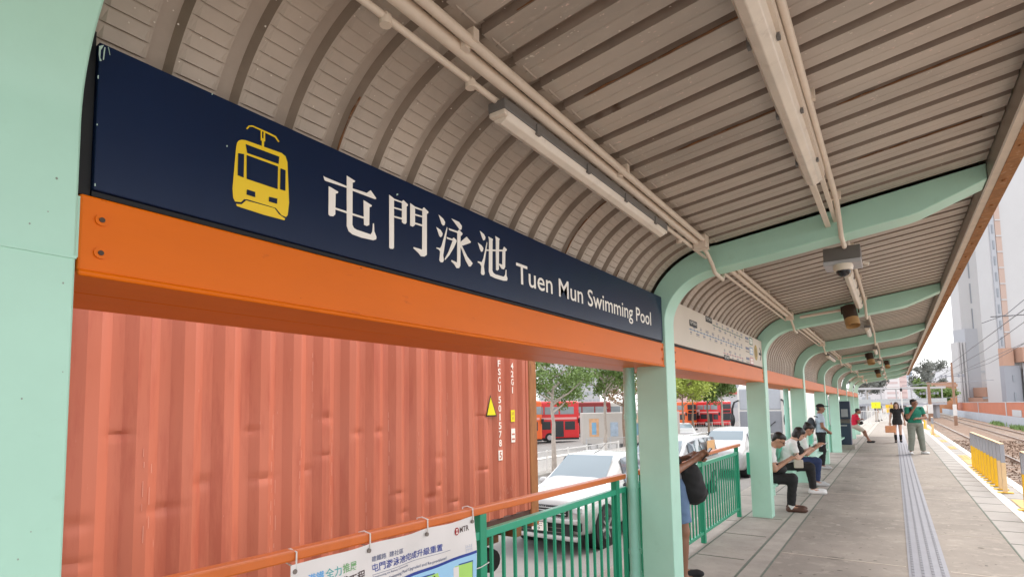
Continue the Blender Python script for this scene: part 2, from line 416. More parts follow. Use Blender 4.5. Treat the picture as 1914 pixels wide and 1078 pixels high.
# ================================================================== CANOPY
can = empty('platform_canopy', (0,0,0), label='long platform canopy with teal frames, orange beam and ribbed metal roof', cat='canopy')
def arc(cx, cz, a, bb, t0, t1, n): return [(cx - a*math.cos(t0+(t1-t0)*i/n), cz + bb*math.sin(t0+(t1-t0)*i/n)) for i in range(n+1)]
N = 16
p_in = [(-1.62,-.02),(-1.62,1.2),(-1.62,2.0),(-1.62,2.22)] + arc(-1.13,2.43,.49,.42,0,math.pi/2,N) + [(-.6,2.915),(-.2,2.967),(.0,2.992),(.17,3.014),(.24,3.032),(.30,3.056),(.60,3.172)]
p_out = [(-1.90,-.02),(-1.90,1.2),(-1.90,2.0),(-1.86,2.24)] + arc(-1.13,2.43,.655,.62,0.03,math.pi/2,N) + [(-.6,3.117),(-.2,3.171),(.0,3.199),(.17,3.222),(.24,3.231),(.30,3.24),(.60,3.28)]
def ribbon(y0, y1):
    b = MB(); n = len(p_in); vs = []
    for (x,z) in p_in: vs.append((x,y0,z))
    for (x,z) in p_out: vs.append((x,y0,z))
    for (x,z) in p_in: vs.append((x,y1,z))
    for (x,z) in p_out: vs.append((x,y1,z))
    fs = []
    for i in range(n-1):
        fs += [(i,i+1,n+i+1,n+i), (2*n+i,3*n+i,3*n+i+1,2*n+i+1), (i,2*n+i,2*n+i+1,i+1), (n+i,n+i+1,3*n+i+1,3*n+i)]
    fs += [(0,n,3*n,2*n),(n-1,3*n-1,4*n-1,2*n-1)]
    b.add(vs, fs, 0, True); return b
fr = ribbon(0, .24).build('canopy_frame', teal, can, loc=(0,YN,0), bevel=.006)
fr['label'] = 'large pale mint column at the left edge'
weld = MB().box((-1.622,.0,2.085),(-1.6165,.24,2.092)); weld.build('weld_seam', teal, fr)
for k in range(1, NF):
    c = fr.copy(); COL.objects.link(c); c.location = (0, YN+PITCH_Y*k, 0)
    if 'label' in c: del c['label']
# sheet profile
path = [(-1.80,2.12),(-1.80,2.28)] + arc(-1.13,2.43,.665,.63,0.03,math.pi/2,40)
lens = [0]
for i in range(1,len(path)): lens.append(lens[-1]+math.dist(path[i],path[i-1]))
def along(s):
    for i in range(1,len(path)):
        if s <= lens[i] or i == len(path)-1:
            t = (s-lens[i-1])/(lens[i]-lens[i-1]); a, c = path[i-1], path[i]
            d = (c[0]-a[0], c[1]-a[1]); L = math.hypot(*d)
            return (a[0]+d[0]*t, a[1]+d[1]*t), (d[1]/L, -d[0]/L)   # point, inward normal
RP = .2023
def vault(y0, y1):
    b = MB(); S = []; s = 0; L = lens[-1]; st = .044
    while s < L-1e-4:
        for q, off in ((0,.0),(.08,.0075),(.20,.0062),(.90,.0)):
            if s+q*st < L: S.append((s+q*st, off))
        s += st
    S.append((L, 0))
    y = y0; Ys = []
    # band (recessed), wall, pan, wall
    ph = (0.905-.02-y0) % RP; ystart = y0+ph-RP
    y = ystart
    while y < y1:
        for q, dep, cr in ((0,.03,0),(.048,.03,0),(.064,.0,0),(.074,.0,.35),(.084,.0,1),(.176,.0,1),(.186,.0,.35),(.194,.0,0)):
            yy = y+q
            if y0 <= yy <= y1: Ys.append((yy, dep, cr))
        y += RP
    Ys = [(y0, Ys[0][1], 0)] + Ys + [(y1, Ys[-1][1], 0)]
    vs = []
    for s_, off in S:
        (x,z),(nx_,nz_) = along(s_)
        for yy, dep, cr in Ys:
            o = off*cr - dep; vs.append((x+nx_*o, yy, z+nz_*o))
    ny = len(Ys); fs = [(i*ny+j, i*ny+j+1, (i+1)*ny+j+1, (i+1)*ny+j) for i in range(len(S)-1) for j in range(ny-1)]
    b.add(vs, fs, 0)
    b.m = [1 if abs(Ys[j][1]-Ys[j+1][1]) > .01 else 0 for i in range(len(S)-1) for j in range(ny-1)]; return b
ZR = lambda x: 3.058+.1325*(x+1.13)
def deck(y0, y1):
    b = MB(); y = y0 + (0.905-.02-y0) % RP - RP; Ys = []
    while y < y1:
        for q, dep in ((0,.034),(.030,.034),(.044,.0),(.114,.0),(.119,.005),(.124,.0),(.189,.0)):
            if y0 <= y+q <= y1: Ys.append((y+q, dep))
        y += RP
    Ys = [(y0, Ys[0][1])]+Ys+[(y1, Ys[-1][1])]
    xs = [-1.15,-.5,.1,.598]; vs = [(x, yy, ZR(x)+dep) for x in xs for yy, dep in Ys]
    ny = len(Ys); fs = [(i*ny+j, (i+1)*ny+j, (i+1)*ny+j+1, i*ny+j+1) for i in range(len(xs)-1) for j in range(ny-1)]
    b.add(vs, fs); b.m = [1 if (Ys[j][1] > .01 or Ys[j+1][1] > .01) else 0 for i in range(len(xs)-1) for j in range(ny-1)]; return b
for k in range(0, NF-1):
    y0, y1 = YF+PITCH_Y*k, YN+PITCH_Y*(k+1)
    if k < 6: vault(y0+.002, y1-.002).build('vault_sheet', [vaultm, wallshade], can, fix=False)
    else:
        pan = MB(); n0 = len(path); P = [along(lens[-1]*i/24)[0] for i in range(25)]
        P = [p for p in P if p[1] > 2.72]
        pan.add([(x,yy,z) for x,z in P for yy in (y0+.002,y1-.002)], [(2*i,2*i+1,2*i+3,2*i+2) for i in range(len(P)-1)])
        pan.build('vault_sheet', [vaultm, wallshade], can, fix=False)
    deck(y0+.002, y1-.002).build('roof_deck', [deckm, shadedirt], can, fix=False)
# part of bay before the first frame (overhead, behind)
deck(-4.2, YN-.002).build('roof_deck', [deckm, shadedirt], can, fix=False)
# outer roof skin so that no light leaks through the thin sheets
b = MB(); P = [(-1.86,2.12)] + [(x-.03,z+.05) for x,z in arc(-1.13,2.45,.69,.66,0,math.pi/2,14)] + [(.62,3.40)]
P = [P[0]]+P[1:]
b.add([(x,y,z) for x,z in P for y in (-4.2,YN+PITCH_Y*(NF-1)-9.0)], [(2*i,2*i+1,2*i+3,2*i+2) for i in range(len(P)-1)])
P2 = [p for p in P if p[1] > 2.8]
b.add([(x,y,z) for x,z in P2 for y in (YN+PITCH_Y*(NF-1)-9.0,YEND)], [(2*i,2*i+1,2*i+3,2*i+2) for i in range(len(P2)-1)])
b.build('roof_skin', fasc, can)
# orange beams
for k in range(0, NF-1):
    y0, y1 = YF+PITCH_Y*k, YN+PITCH_Y*(k+1)
    b = MB().box((-1.93,y0+.008,2.062),(-1.638,y1,2.258)); b.box((-1.645,y0+.008,2.050),(-1.630,y1-.001,2.066))
    bm_ = b.build('beam', orange, can, bevel=.006)
    for (yy) in (y0+.055, y1-.045) if k < 2 else ():
        for zz in (2.115,2.20):
            q = MB().tube([(-1.637,yy,zz),(-1.633,yy,zz)], .0145, 20); q.tube([(-1.634,yy,zz),(-1.6305,yy,zz)], .0065, 12, 1); q.build('bolt', [orange, speakd], bm_)
b = MB().box((-2.25,-4,2.066),(-1.952,YEND-.3,2.27)); b.build('gutter_beam', orange, can, bevel=.006)
b = MB().box((-1.951,-4,2.10),(-1.931,YEND-.3,2.25)); b.build('beam_gap', darkgap, can)
# blocks at column one
b = MB().box((-1.70,YF,2.262),(-1.655,YF+.034,2.70)); b.build('sign_gap_shadow', darkgap, can)  # black filler stands in for the shadow between column and sign
b = MB().box((-1.66,YF,2.095),(-1.640,YF+.010,2.25)); b.build('end_plate', teal, can)
b = MB().box((-1.665,YF,2.60),(-1.655,YF+.012,2.64)).build('end_plate', teal, can)
# fascia
b = MB().box((.602,-4,3.165),(.612,YEND,3.42)); b.box((.612,-4,3.165),(.655,YEND,3.171),1); b.box((.655,-4,3.160),(.73,YEND,3.168),2); b.box((.726,-4,3.168),(.735,YEND,3.30),2)
fa = b.build('fascia', [fasc, fascl, rust], can)
rg = random.Random(9)
for k in range(24):
    y = 1.2+k*.6+rg.uniform(-.02,.02); MB().tube([(.69,y,3.162),(.69,y,3.148)], .013, 8).build('bolt', rust, fa)
# rust runs and flaking paint on the underside
rustm = mat('rust_run', (.20,.085,.03), .8, var=.5, scale=14, c2=(.33,.26,.20), c2amt=1, c2scale=9, c2thr=.55)
for yy, s0_, s1_ in ((1.349,0,.62),(.905-.2023+.29-.02,.02,.30),(2.16,.0,.45),(3.17,.02,.8),(3.98,.05,.5),(2.965,.1,.35)):
    jr = .905-.02+RP*round((yy-.885)/RP)+.060
    MB().tube([((lambda a,n_: (a[0]+n_[0]*-.004, jr+.002*math.sin(s*31), a[1]+n_[1]*-.004))(*along(lens[-1]*s))) for s in [s0_+(s1_-s0_)*i/14 for i in range(15)]], [.0012+.0035*abs(math.sin(i*1.3)) for i in range(15)], 5).build('rust_run', rustm, can)
for yy, x0_, x1_ in ((1.5,-1.0,.3),(3.12,-.15,.55),(3.93,-.1,.5),(2.1,-1.05,-.4),(2.9,-.9,-.2)):
    jr = .905-.02+RP*round((yy-.885)/RP)+.040
    MB().tube([(x0_+(x1_-x0_)*i/12, jr+.003*math.sin(i*2.1), ZR(x0_+(x1_-x0_)*i/12)+.006) for i in range(13)], [.0015+.0045*abs(math.sin(i*1.1)) for i in range(13)], 5).build('rust_run', rustm, can)
b = MB(); rg = random.Random(31)
for i in range(1100):
    jr = .905-.02+RP*rg.randint(0,36)
    yy = jr+rg.choice([rg.uniform(.0,.06), rg.uniform(.05,.07), rg.uniform(.06,.2)]); x = rg.uniform(-1.12,.55)
    if rg.random() < .3: x = -1.10+abs(rg.gauss(0,.10))
    q = (yy-jr)%RP; dep = .034 if q < .030 else (.034*(1-(q-.030)/.014) if q < .044 else (0 if q < .189 else .034*(q-.189)/.0133))
    z = ZR(x)+dep-.0025; s = rg.uniform(.0018,.0062)*(1.6 if rg.random() < .1 else 1); a = rg.uniform(0,6.28); e = rg.uniform(.4,1)
    if yy > 8: continue
    b.add([(x+s*math.cos(a+t_)*(1 if k_%2 else e), yy+s*.8*math.sin(a+t_)*(1 if k_%2 else e), z-.001*(k_%2)) for k_, t_ in enumerate((0,1.1,2.3,3.4,4.6))], [(0,1,2,3,4)])
o_ = b.build('paint_flakes', mat('paint_flake', (.72,.66,.58), .7, var=.1), can, fix=False); o_['kind'] = 'stuff'
b = MB()
for i in range(500):
    s_ = rg.random(); (x,z),(nx_,nz_) = along(lens[-1]*(.25+.75*s_)); yy = rg.uniform(.6,6.5); e = .009; s = rg.uniform(.0015,.004); a = rg.uniform(0,6.28)
    tx, tz = -nz_, nx_
    b.add([(x+nx_*e+tx*s*math.cos(a+t_), yy+s*math.sin(a+t_), z+nz_*e+tz*s*math.cos(a+t_)) for t_ in (0,1.5,2.9,4.4)], [(0,1,2,3)])
o_ = b.build('paint_flakes', mat('paint_flake', (.72,.66,.58), .7, var=.1), can, fix=False); o_['kind'] = 'stuff'
# chips and scuffs on the first column and the sign end
chip = mat('primer_chip', (.30,.36,.30), .8, var=.2)
b = MB()
for i in range(16):
    yy = rg.uniform(.36,.49); z = rg.uniform(1.0,2.6); s = rg.uniform(.0008,.0028)*(2 if rg.random()<.12 else 1); a = rg.uniform(0,6.28)
    if z > 2.3: continue
    b.add([(-1.6192,yy+s*math.cos(a+t_),z+s*1.4*math.sin(a+t_)) for t_ in (0,1.2,2.6,4.0,5.0)], [(0,1,2,3,4)])
b.build('paint_chips', chip, fr, loc=(0,-YN,0), fix=False)
# drain pipes
for k in (1,3,5):
    y = YN+PITCH_Y*k+.07
    b = MB().tube([(-2.0,y,-.02),(-2.0,y,2.068)], .052, 20)
    for z in (.42,1.0,1.62): b.tube([(-2.0,y,z-.022),(-2.0,y,z+.022)], .058, 20)
    b.tube([(-2.0,y,.20),(-2.0,y,.24)], .058, 20)
    b.build('drain_pipe', mat('teal_pipe', (.36,.70,.58), .35, var=.05, bump=.1, bscale=12), can)

# ================================================================== SIGNS
XS = -1.638
def sgn(name, label, cat): return empty(name, (0,0,0), label=label, cat=cat)
sg = sgn('station_sign', 'navy station name sign with yellow tram symbol and white lettering above the orange beam', 'sign')
b = MB().box((-1.70,.536,2.276),(XS-.001,4.752,2.668)); b.build('panel', navy, sg, bevel=.003)
b = MB().box((-1.715,.536,2.262),(XS-.012,4.752,2.275)); b.build('edge_strip', darkgap, sg)
def onx(px, py, X):
    d = fw + r2*((px-CX)/F) - u2*((py-CY)/F); t = X/d.x; p = CAM + d*t; return p
def strokes(polys, ox, oy, sc, mb, m=0, base=0.0, X=XS):
    for i, pl in enumerate(polys):
        pts = [onx(ox+x*sc, oy+y*sc, X) for x, y in pl]
        pts = [Vector((X+base, p.y, p.z)) for p in pts]
        mb.poly(pts, (.0009+.00025*i,0,0), m)
c7 = (420,220,.24116); c8 = (700,340,.18555)
g1 = [[(765,452),(775,460),(948,532),(948,546),(780,490),(772,482)],[(988,548),(1100,584),(1130,563),(1172,622),(1172,632),(1160,631),(988,566)],
[(945,450),(1010,492),(1005,500),(990,506),(988,830),(1000,855),(1020,868),(1130,905),(1142,885),(1148,820),(1155,820),(1158,880),(1175,925),(1172,943),(1150,950),(1060,930),(990,905),(960,880),(945,840)],
[(805,533),(820,540),(878,575),(875,586),(858,590),(855,750),(840,765),(815,762),(803,750)],[(1075,640),(1138,680),(1135,690),(1120,695),(1118,832),(1100,840),(1078,830)],[(855,697),(945,727),(945,742),(855,712)],[(988,742),(1078,770),(1078,784),(988,757)]]
g2 = [[(147,130),(195,168),(195,665),(185,675),(160,673),(147,662)],[(195,170),(272,198),(290,183),(335,228),(333,242),(322,250),(322,410),(310,425),(290,420),(275,405),(275,213),(195,185)],[(195,254),(275,275),(275,290),(195,268)],[(195,343),(275,363),(275,380),(195,358)],
[(358,215),(405,250),(405,435),(385,452),(358,440)],[(405,250),(478,277),(495,257),(540,302),(538,316),(524,325),(524,735),(500,752),(465,748),(440,715),(390,668),(392,657),(450,674),(478,685),(480,292),(405,266)],[(405,322),(480,345),(480,358),(405,338)],[(405,410),(480,432),(480,450),(405,425)]]
g3 = [[(645,330),(690,370),(710,405),(705,435),(690,440),(675,422)],[(622,455),(665,485),(685,520),(680,545),(665,558),(652,545)],[(728,455),(733,465),(705,640),(690,740),(697,792),(685,810),(665,808),(652,790),(660,700),(645,680),(620,668),(625,660),(660,668),(675,640)],
[(775,370),(850,405),(878,445),(875,478),(860,485),(838,455)],[(745,467),(835,497),(850,482),(885,520),(878,538),(865,547),(862,845),(850,868),(825,868),(805,835),(770,797),(775,787),(830,812),(833,515),(755,487)],[(725,555),(780,575),(795,560),(826,590),(822,607),(795,665),(750,740),(708,787),(704,778),(745,700),(785,592),(730,572)],
[(868,602),(925,553),(968,605),(963,614),(893,640),(868,640)],[(862,600),(885,660),(930,750),(985,820),(965,852),(950,852),(915,790),(880,690),(862,650)]]
g4 = [[(1060,492),(1100,525),(1117,558),(1112,583),(1095,590),(1082,560)],[(1040,610),(1078,640),(1095,668),(1090,698),(1075,705),(1062,680)],[(1130,605),(1135,615),(1112,780),(1100,850),(1108,923),(1100,938),(1080,935),(1070,918),(1075,850),(1062,825),(1038,810),(1040,798),(1078,808),(1095,770)],
[(1145,550),(1192,578),(1187,592),(1185,890),(1195,915),(1215,930),(1300,955),(1315,933),(1320,885),(1327,885),(1328,943),(1338,975),(1332,995),(1300,995),(1215,970),(1165,945),(1150,905),(1152,580)],[(1215,545),(1260,575),(1252,592),(1250,880),(1238,893),(1222,885),(1220,580)],[(1118,680),(1290,683),(1303,653),(1330,680),(1328,692),(1315,700),(1313,858),(1300,880),(1280,875),(1253,835),(1255,822),(1285,835),(1287,700),(1118,695)]]
b = MB()
strokes(g1, *c7, b); strokes(g2, *c8, b); strokes(g3, *c8, b); strokes(g4, *c8, b)
b.build('chinese_lettering', signwhite, sg)
b = text_mb('Tuen Mun Swimming Pool', origin=(XS,2.452,2.345), ax=(0,1,0), az=(0,0,1), w=2.018, h=.149, thick=.0012, bold=.008)
fy = sorted((min(b.v[i][1] for i in f), max(b.v[i][1] for i in f), f) for f in b.f)
words = [[]]; end_ = fy[0][1]
for a_, c_, f_ in fy:
    if a_-end_ > .032: words.append([])
    words[-1].append(f_); end_ = max(end_, c_)
for wd in words:
    q = MB(); q.add(b.v, wd); q.build('english_word', signwhite, sg)
tram = [[(95,195),(110,178),(130,172),(160,176),(440,275),(470,300),(485,345),(498,660),(487,755),(475,770),(440,755),(395,700),(180,635),(150,632),(125,655),(80,650),(65,620),(60,550),(88,230)],
[(88,668),(130,672),(165,642),(385,702),(420,750),(467,782),(462,795),(300,752),(95,686)],
[(165,85),(185,63),(215,62),(350,122),(395,145),(422,186),(415,192),(388,155),(345,133),(215,72),(192,72),(174,92)],
[(278,104),(287,104),(287,180),(278,178)],[(300,112),(311,112),(311,186),(300,184)],[(278,158),(311,166),(311,186),(278,178)],[(287,180),(302,184),(301,243),(286,238)]]
holes = [[(160,207),(420,305),(415,360),(172,275)],[(168,292),(410,380),(407,555),(168,475)],[(102,277),(147,285),(143,465),(99,447)],[(430,395),(468,410),(466,568),(427,556)],[(170,558),(232,578),(232,617),(167,597)],[(342,615),(403,630),(401,668),(340,650)]]
b = MB(); strokes(tram, *c7, b); strokes(holes, *c7, b, 1, base=.0016); b.build('tram_symbol', [signyel, navy], sg)

b = MB()
for pl in ([(175,82),(184,80),(182,84),(178,90),(177,104),(180,110),(176,110),(174,98)],[(183,96),(185,84),(187,85),(184,108),(182,108)],[(172,137),(174,137),(174,144),(172,143)],[(192,84),(193,84),(196,99),(195,99)],[(170,228),(172,228),(172,231),(170,231)],[(388,172),(390,172),(390,174),(388,174)],[(416,269),(418,269),(418,272),(416,272)],[(737,361),(740,360),(740,363),(737,364)],[(166,340),(168,340),(168,345),(166,345)]):
    pts = [onx(x,y,XS) for x,y in pl]; b.poly([Vector((XS,p.y+.012,p.z)) for p in pts], (.0006,0,0))
o_ = b.build('paint_smears', mat('smear', (.50,.66,.58), .6, var=.1), sg); o_['kind'] = 'stuff'
# route map sign
s2 = sgn('route_map_sign', 'cream route map sign with thin line diagrams, yellow platform number and arrow', 'sign')
b = MB().box((-1.70,4.996,2.285),(XS-.001,9.252,2.685)); b.build('panel', cream, s2, bevel=.003)
b = MB().box((-1.72,4.996,2.262),(XS-.012,9.252,2.284)); b.build('edge_strip', darkgap, s2)
X2 = XS
def route(px0, py0, px1, py1, m, b, n, up_first):
    a, c = onx(px0,py0,X2), onx(px1,py1,X2)
    z = (a.z+c.z)/2
    b.box((X2,a.y,z-.0035),(X2+.001,c.y,z+.0035), m)
    for i in range(n):
        y = a.y+(c.y-a.y)*(i+.5)/n
        b.box((X2,y-.010,z-.009),(X2+.0015,y+.010,z+.009), 4)
        s = 1 if (i+up_first) % 2 else -1
        wv = .05+.03*((i*7)%3)
        b.box((X2,y-wv/2,z+s*.030-.006),(X2+.001,y+wv/2,z+s*.030+.006), 4)
        b.box((X2,y-wv/2,z+s*.047-.003),(X2+.001,y+wv/2,z+s*.047+.003), 5)
    return z, a.y, c.y
b = MB()
mats2 = [routeg, routeb, routep, black, inkgrey, mat('ink_faint',(.30,.25,.22),.5,var=0), ochre, signwhite]
z1, ya, yb = route(1332,607,1388,631, 0, b, 12, 0)
z2, yc, yd = route(1288,614,1388,650, 1, b, 20, 0)
z3, ye, yf_ = route(1352,658,1390,671, 2, b, 8, 1)
yi = 8.35
for z, m in ((z1,0),(z2,1),(z3,2)):
    b.box((X2,yi,z-.05),(X2+.001,yi+.22,z+.05), m); b.box((X2,yi+.02,z-.035),(X2+.0016,yi+.20,z+.035), 7)
    b.box((X2,yi-.25,z+.0),(X2+.001,yi-.05,z+.035), 4); b.box((X2,yi-.25,z-.035),(X2+.001,yi-.05,z-.02), 5)
def here(y, z):
    b.box((X2,y,z-.028),(X2+.0012,y+.26,z+.036), 3)
    text_mb('屯門泳池', b, (X2,y+.02,z-.005), w=.22, h=.032, thick=.0018, m=7)
here(ya-.28, z1+.035); here(yc+.02, z2+.06); here(ye+.03, z3-.055)
cy_, cz_ = 8.78, 2.475
b.poly([(X2,cy_+.115*math.cos(t*math.pi/16),cz_+.115*math.sin(t*math.pi/16)) for t in range(32)], (.0012,0,0), 6)
text_mb('1', b, (X2,cy_-.018,cz_-.06), w=.035, h=.12, thick=.002, m=3)
b.box((X2,9.0,cz_-.018),(X2+.001,9.14,cz_+.018), 3)
b.poly([(X2,9.16,cz_),(X2,9.06,cz_+.095),(X2,9.10,cz_+.095),(X2,9.20,cz_),(X2,9.10,cz_-.095),(X2,9.06,cz_-.095)], (.0012,0,0), 3)
for z, t in ((z1,'507'),(z2,'614'),(z3,'614P')): text_mb(t, b, (X2,yi+.035,z-.022), w=.15, h=.044, thick=.002, m=[0,1,2][[z1,z2,z3].index(z)])
b.build('route_diagram', mats2, s2)

# ================================================================== ROOF SERVICES
def pipes(y0, y1, kk):
    g = 'cream conduits under the roof'
    t = empty('conduit_run', (0,0,0), cat='conduit', group=g, label='run of parallel cream conduits clipped under the ribbed roof')
    b = MB().tube([(-1.205,y0,2.985),(-1.205,y1,2.985)], .024, 12); b.build('pipe', conduitm, t)
    b = MB().tube([(-1.150,y0,2.992),(-1.150,y1,2.992)], .018, 12); b.build('pipe', conduitm, t)
    if kk: 
        b = MB().tube([(-1.262,y0,2.955),(-1.262,y1+.25,2.955)], .013, 10); b.build('pipe', conduitm, t)
    for i in range(3):
        y = y0+.6+i*1.35
        if y < y1: MB().box((-1.235,y,2.985),(-1.125,y+.03,3.03)).tube([(-1.178,y+.015,2.97),(-1.178,y+.015,3.012)],.02,8).build('saddle_clip', conduitm, t)
    b = MB().box((-1.225,y1,2.93),(-1.13,y1+.10,3.035)); b.box((-1.235,y1+.02,2.925),(-1.12,y1+.085,2.93))
    b.build('junction_box', conduitm, t, bevel=.004)
    ye = y1+.10
    b = MB().tube([(-1.18,ye-.01,2.96),(-1.18,ye+.12,2.94),(-1.17,ye+.24,2.86),(-1.17,ye+.30,2.81),(-1.17,ye+.56,2.80),(-1.18,ye+.64,2.87),(-1.18,ye+.70,2.95),(-1.18,ye+.80,2.975)], .016, 10)
    b.build('bent_pipe', conduitm, t)
    return t
for k in range(0, 8):
    y0 = YF+PITCH_Y*k+.03 if k else -.5; y1 = YN+PITCH_Y*(k+1)-.42
    t = pipes(y0, y1, k > 0)
    t['label'] = ['nearest run of three cream conduits above the navy name sign', 'second run of cream conduits, above the cream route map sign', 'third run of cream conduits, ending at the third arch past the name sign'][k] if k < 3 else 'cream conduit run in the %s canopy bay counting from the name sign' % ['fourth','fifth','sixth','seventh','last'][k-3]
th = empty('lamp_feed_conduit', (0,0,0), label='thin cream conduit feeding the tube lamp above the name sign', cat='conduit')
MB().tube([(-1.262,-.5,2.952),(-1.262,1.78,2.952)], .013, 10).build('pipe', conduitm, th)
MB().tube([(-1.245,3.70,2.955),(-1.245,4.85,2.955),(-1.245,4.90,2.95)], .013, 10).build('pipe', conduitm, th)
for y in (1.17,1.60,4.1): MB().tube([(-1.262,y,2.95),(-1.262,y,2.925)],.02,10).tube([(-1.262,y-.01,2.952),(-1.262,y+.01,2.952)],.018,10).build('saddle_clip', conduitm, th)
def batten(name, y0, y1, x, z, w, label, group=None, dark=True):
    t = empty(name, (x,y0,z), label=label, cat='lamp', group=group)
    L = y1-y0
    def prof(w, h, z0, mb, ya, yb, m=0, n=4):
        pts = [(-w/2,z0)] + [(-w/2*math.cos(a)*1.0, z0-h*math.sin(a)) for a in [math.pi*i/n for i in range(1,n)]] + [(w/2,z0)]
        vs = [(p[0],ya,p[1]) for p in pts]+[(p[0],yb,p[1]) for p in pts]; k = len(pts)
        mb.add(vs, [(i,i+1,k+i+1,k+i) for i in range(k-1)], m, True); mb.add(vs, [tuple(range(k)), tuple(range(2*k-1,k-1,-1)), (0,k,2*k-1,k-1)], m)
    b = MB().box((-w/2,0,0),(w/2,L,.045)); b.build('housing', lampd if dark else conduitm, t, bevel=.006)
    b = MB(); prof(w*.94, w*.5, -.0005, b, .025, L-.025); b.build('diffuser', lampm, t, bevel=.004)
    for ya in (0, L-.03): MB().box((-w*.45,ya,-.02),(w*.45,ya+.03,.001)).build('end_cap', lampm, t, bevel=.005)
    if y0 < 8:
        for i in range(4):
            for s in (-1,1): MB().box((s*w*.5-.006,L*(.12+.25*i),-.015),(s*w*.5+.006,L*(.12+.25*i)+.03,.03)).build('clip', lampd, t)
    return t
batten('tube_lamp', 1.76, 3.70, -1.255, 2.905, .088, 'grey tube lamp with clear cover above the navy name sign')
t = batten('tube_lamp', 1.2, 3.67, -.315, 3.03, .10, 'wide cream tube lamp under the flat roof beside the first rafter', dark=False)
b = MB().box((.035,-2.3,.0),(.06,2.45,.05)); b.build('cable_tray', conduitm, t)
b = MB().box((-.035,2.46,.0),(.0,3.62,.02)); b.box((.02,2.3,.03),(.045,3.65,.06)); b.build('trunking', conduitm, t, bevel=.003)
lb = ['tube lamp hanging past the security camera, in the second bay', 'short tube lamp in the third bay, right of the tan loudspeaker', 'short tube lamp in the fourth bay along the right row']
ys = [(6.55,8.95),(11.6,12.9),(16.4,17.8),(20.9,22.2),(25.4,26.7),(29.9,31.2),(34.0,35.3)]
for i,(a,c) in enumerate(ys):
    batten('tube_lamp', a, c, -.315, 3.03, .09, lb[i] if i < 3 else 'small distant tube lamp, %s in the right row counting from the name sign' % ['fifth','sixth','seventh','last'][i-3], group='tube lamps down the right of the roof' if i >= 3 else None, dark=i>0)
batten('tube_lamp', 15.3, 17.2, -1.255, 2.86, .09, 'tube lamp left of the conduits in the fourth bay')
batten('tube_lamp', 33.0, 34.9, -1.255, 2.86, .09, 'farthest tube lamp beside the left conduits near the canopy end')
# long right conduit that dips under each rafter
t = empty('right_conduit', (0,0,0), label='single cream conduit running the length of the roof right of the tube lamps', cat='conduit')
pts = [(-.24,-1,3.10)]
for k in range(1, NF):
    yn = YN+PITCH_Y*k; zl = 2.945
    pts += [(-.245,yn-.45,3.10),(-.25,yn-.12,3.03),(-.25,yn-.03,2.935),(-.25,yn+.27,2.93),(-.25,yn+.36,3.0),(-.25,yn+.55,3.09)]
MB().tube(pts, .017, 10).build('pipe', conduitm, t)
for k in range(8):
    y = 1.3+k*1.5; MB().box((-.275,y,3.09),(-.215,y+.03,3.14)).build('saddle_clip', conduitm, t)
# CCTV
t = empty('security_camera', (-.285,5.35,2.9), label='white dome security camera on a grey box behind the first rafter', cat='camera')
MB().box((-.14,.0,.0),(.13,.26,.115)).build('mounting_box', greybox, t, bevel=.004)
MB().box((-.142,-.01,-.035),(.132,.28,.0)).build('mounting_plate', greyboxl, t, bevel=.004)
MB().tube([(0,.02,-.036),(0,.02,-.06),(0,.02,-.09)], [.07,.075,.068], 24).build('dome_ring', conduitm, t)
MB().ell((0,.02,-.09),(.055,.055,.05), 20).build('dome', blackg, t)
MB().tube([(.02,-.0,.12),(.02,-.03,.09),(.03,-.06,.20)], .013, 8).build('cable', whitep, t)
MB().tube([(.14,.12,-.02),(.18,.12,-.04)], .014, 8).build('connector', conduitm, t)
# loudspeakers
def speaker(x, y, z, label, s=1.0):
    t = empty('loudspeaker', (x,y,z), label=label, cat='loudspeaker')
    ax = Vector((.18,-.30,-1)).normalized()
    def P(d): return ax*d*s
    MB().tube([P(-.13),P(.10)], .088*s, 24).build('body', speakd, t)
    MB().tube([P(.06),P(.175)], .0885*s, 24, caps=False).build('hood', speakt, t)
    MB().tube([P(.100),P(.104)], .086*s, 24).build('grille', speakg, t)
    b = MB().tube([(-.10*s,0,.02),(-.11*s,0,.12),(.10*s,0,.12),(.10*s,0,.02)], .010*s, 8); b.build('bracket', speakd, t)
    MB().tube([(-.64,.10,.05),(-.05,.10,.10)], .020, 10).build('support_arm', conduitm, t)
    return t
speaker(-.43, 9.0, 2.93, 'brown and tan cylinder loudspeaker hanging before the second rafter', 1.0)
speaker(-.47, 18.0, 2.93, 'dark cylinder loudspeaker hanging in the middle of the canopy', 1.0)
speaker(-.47, 27.0, 2.93, 'small far dark loudspeaker hanging near the canopy end', 1.0)
speaker(-.12, 22.2, 2.99, 'black loudspeaker right of the lamp row near the far end', .8)

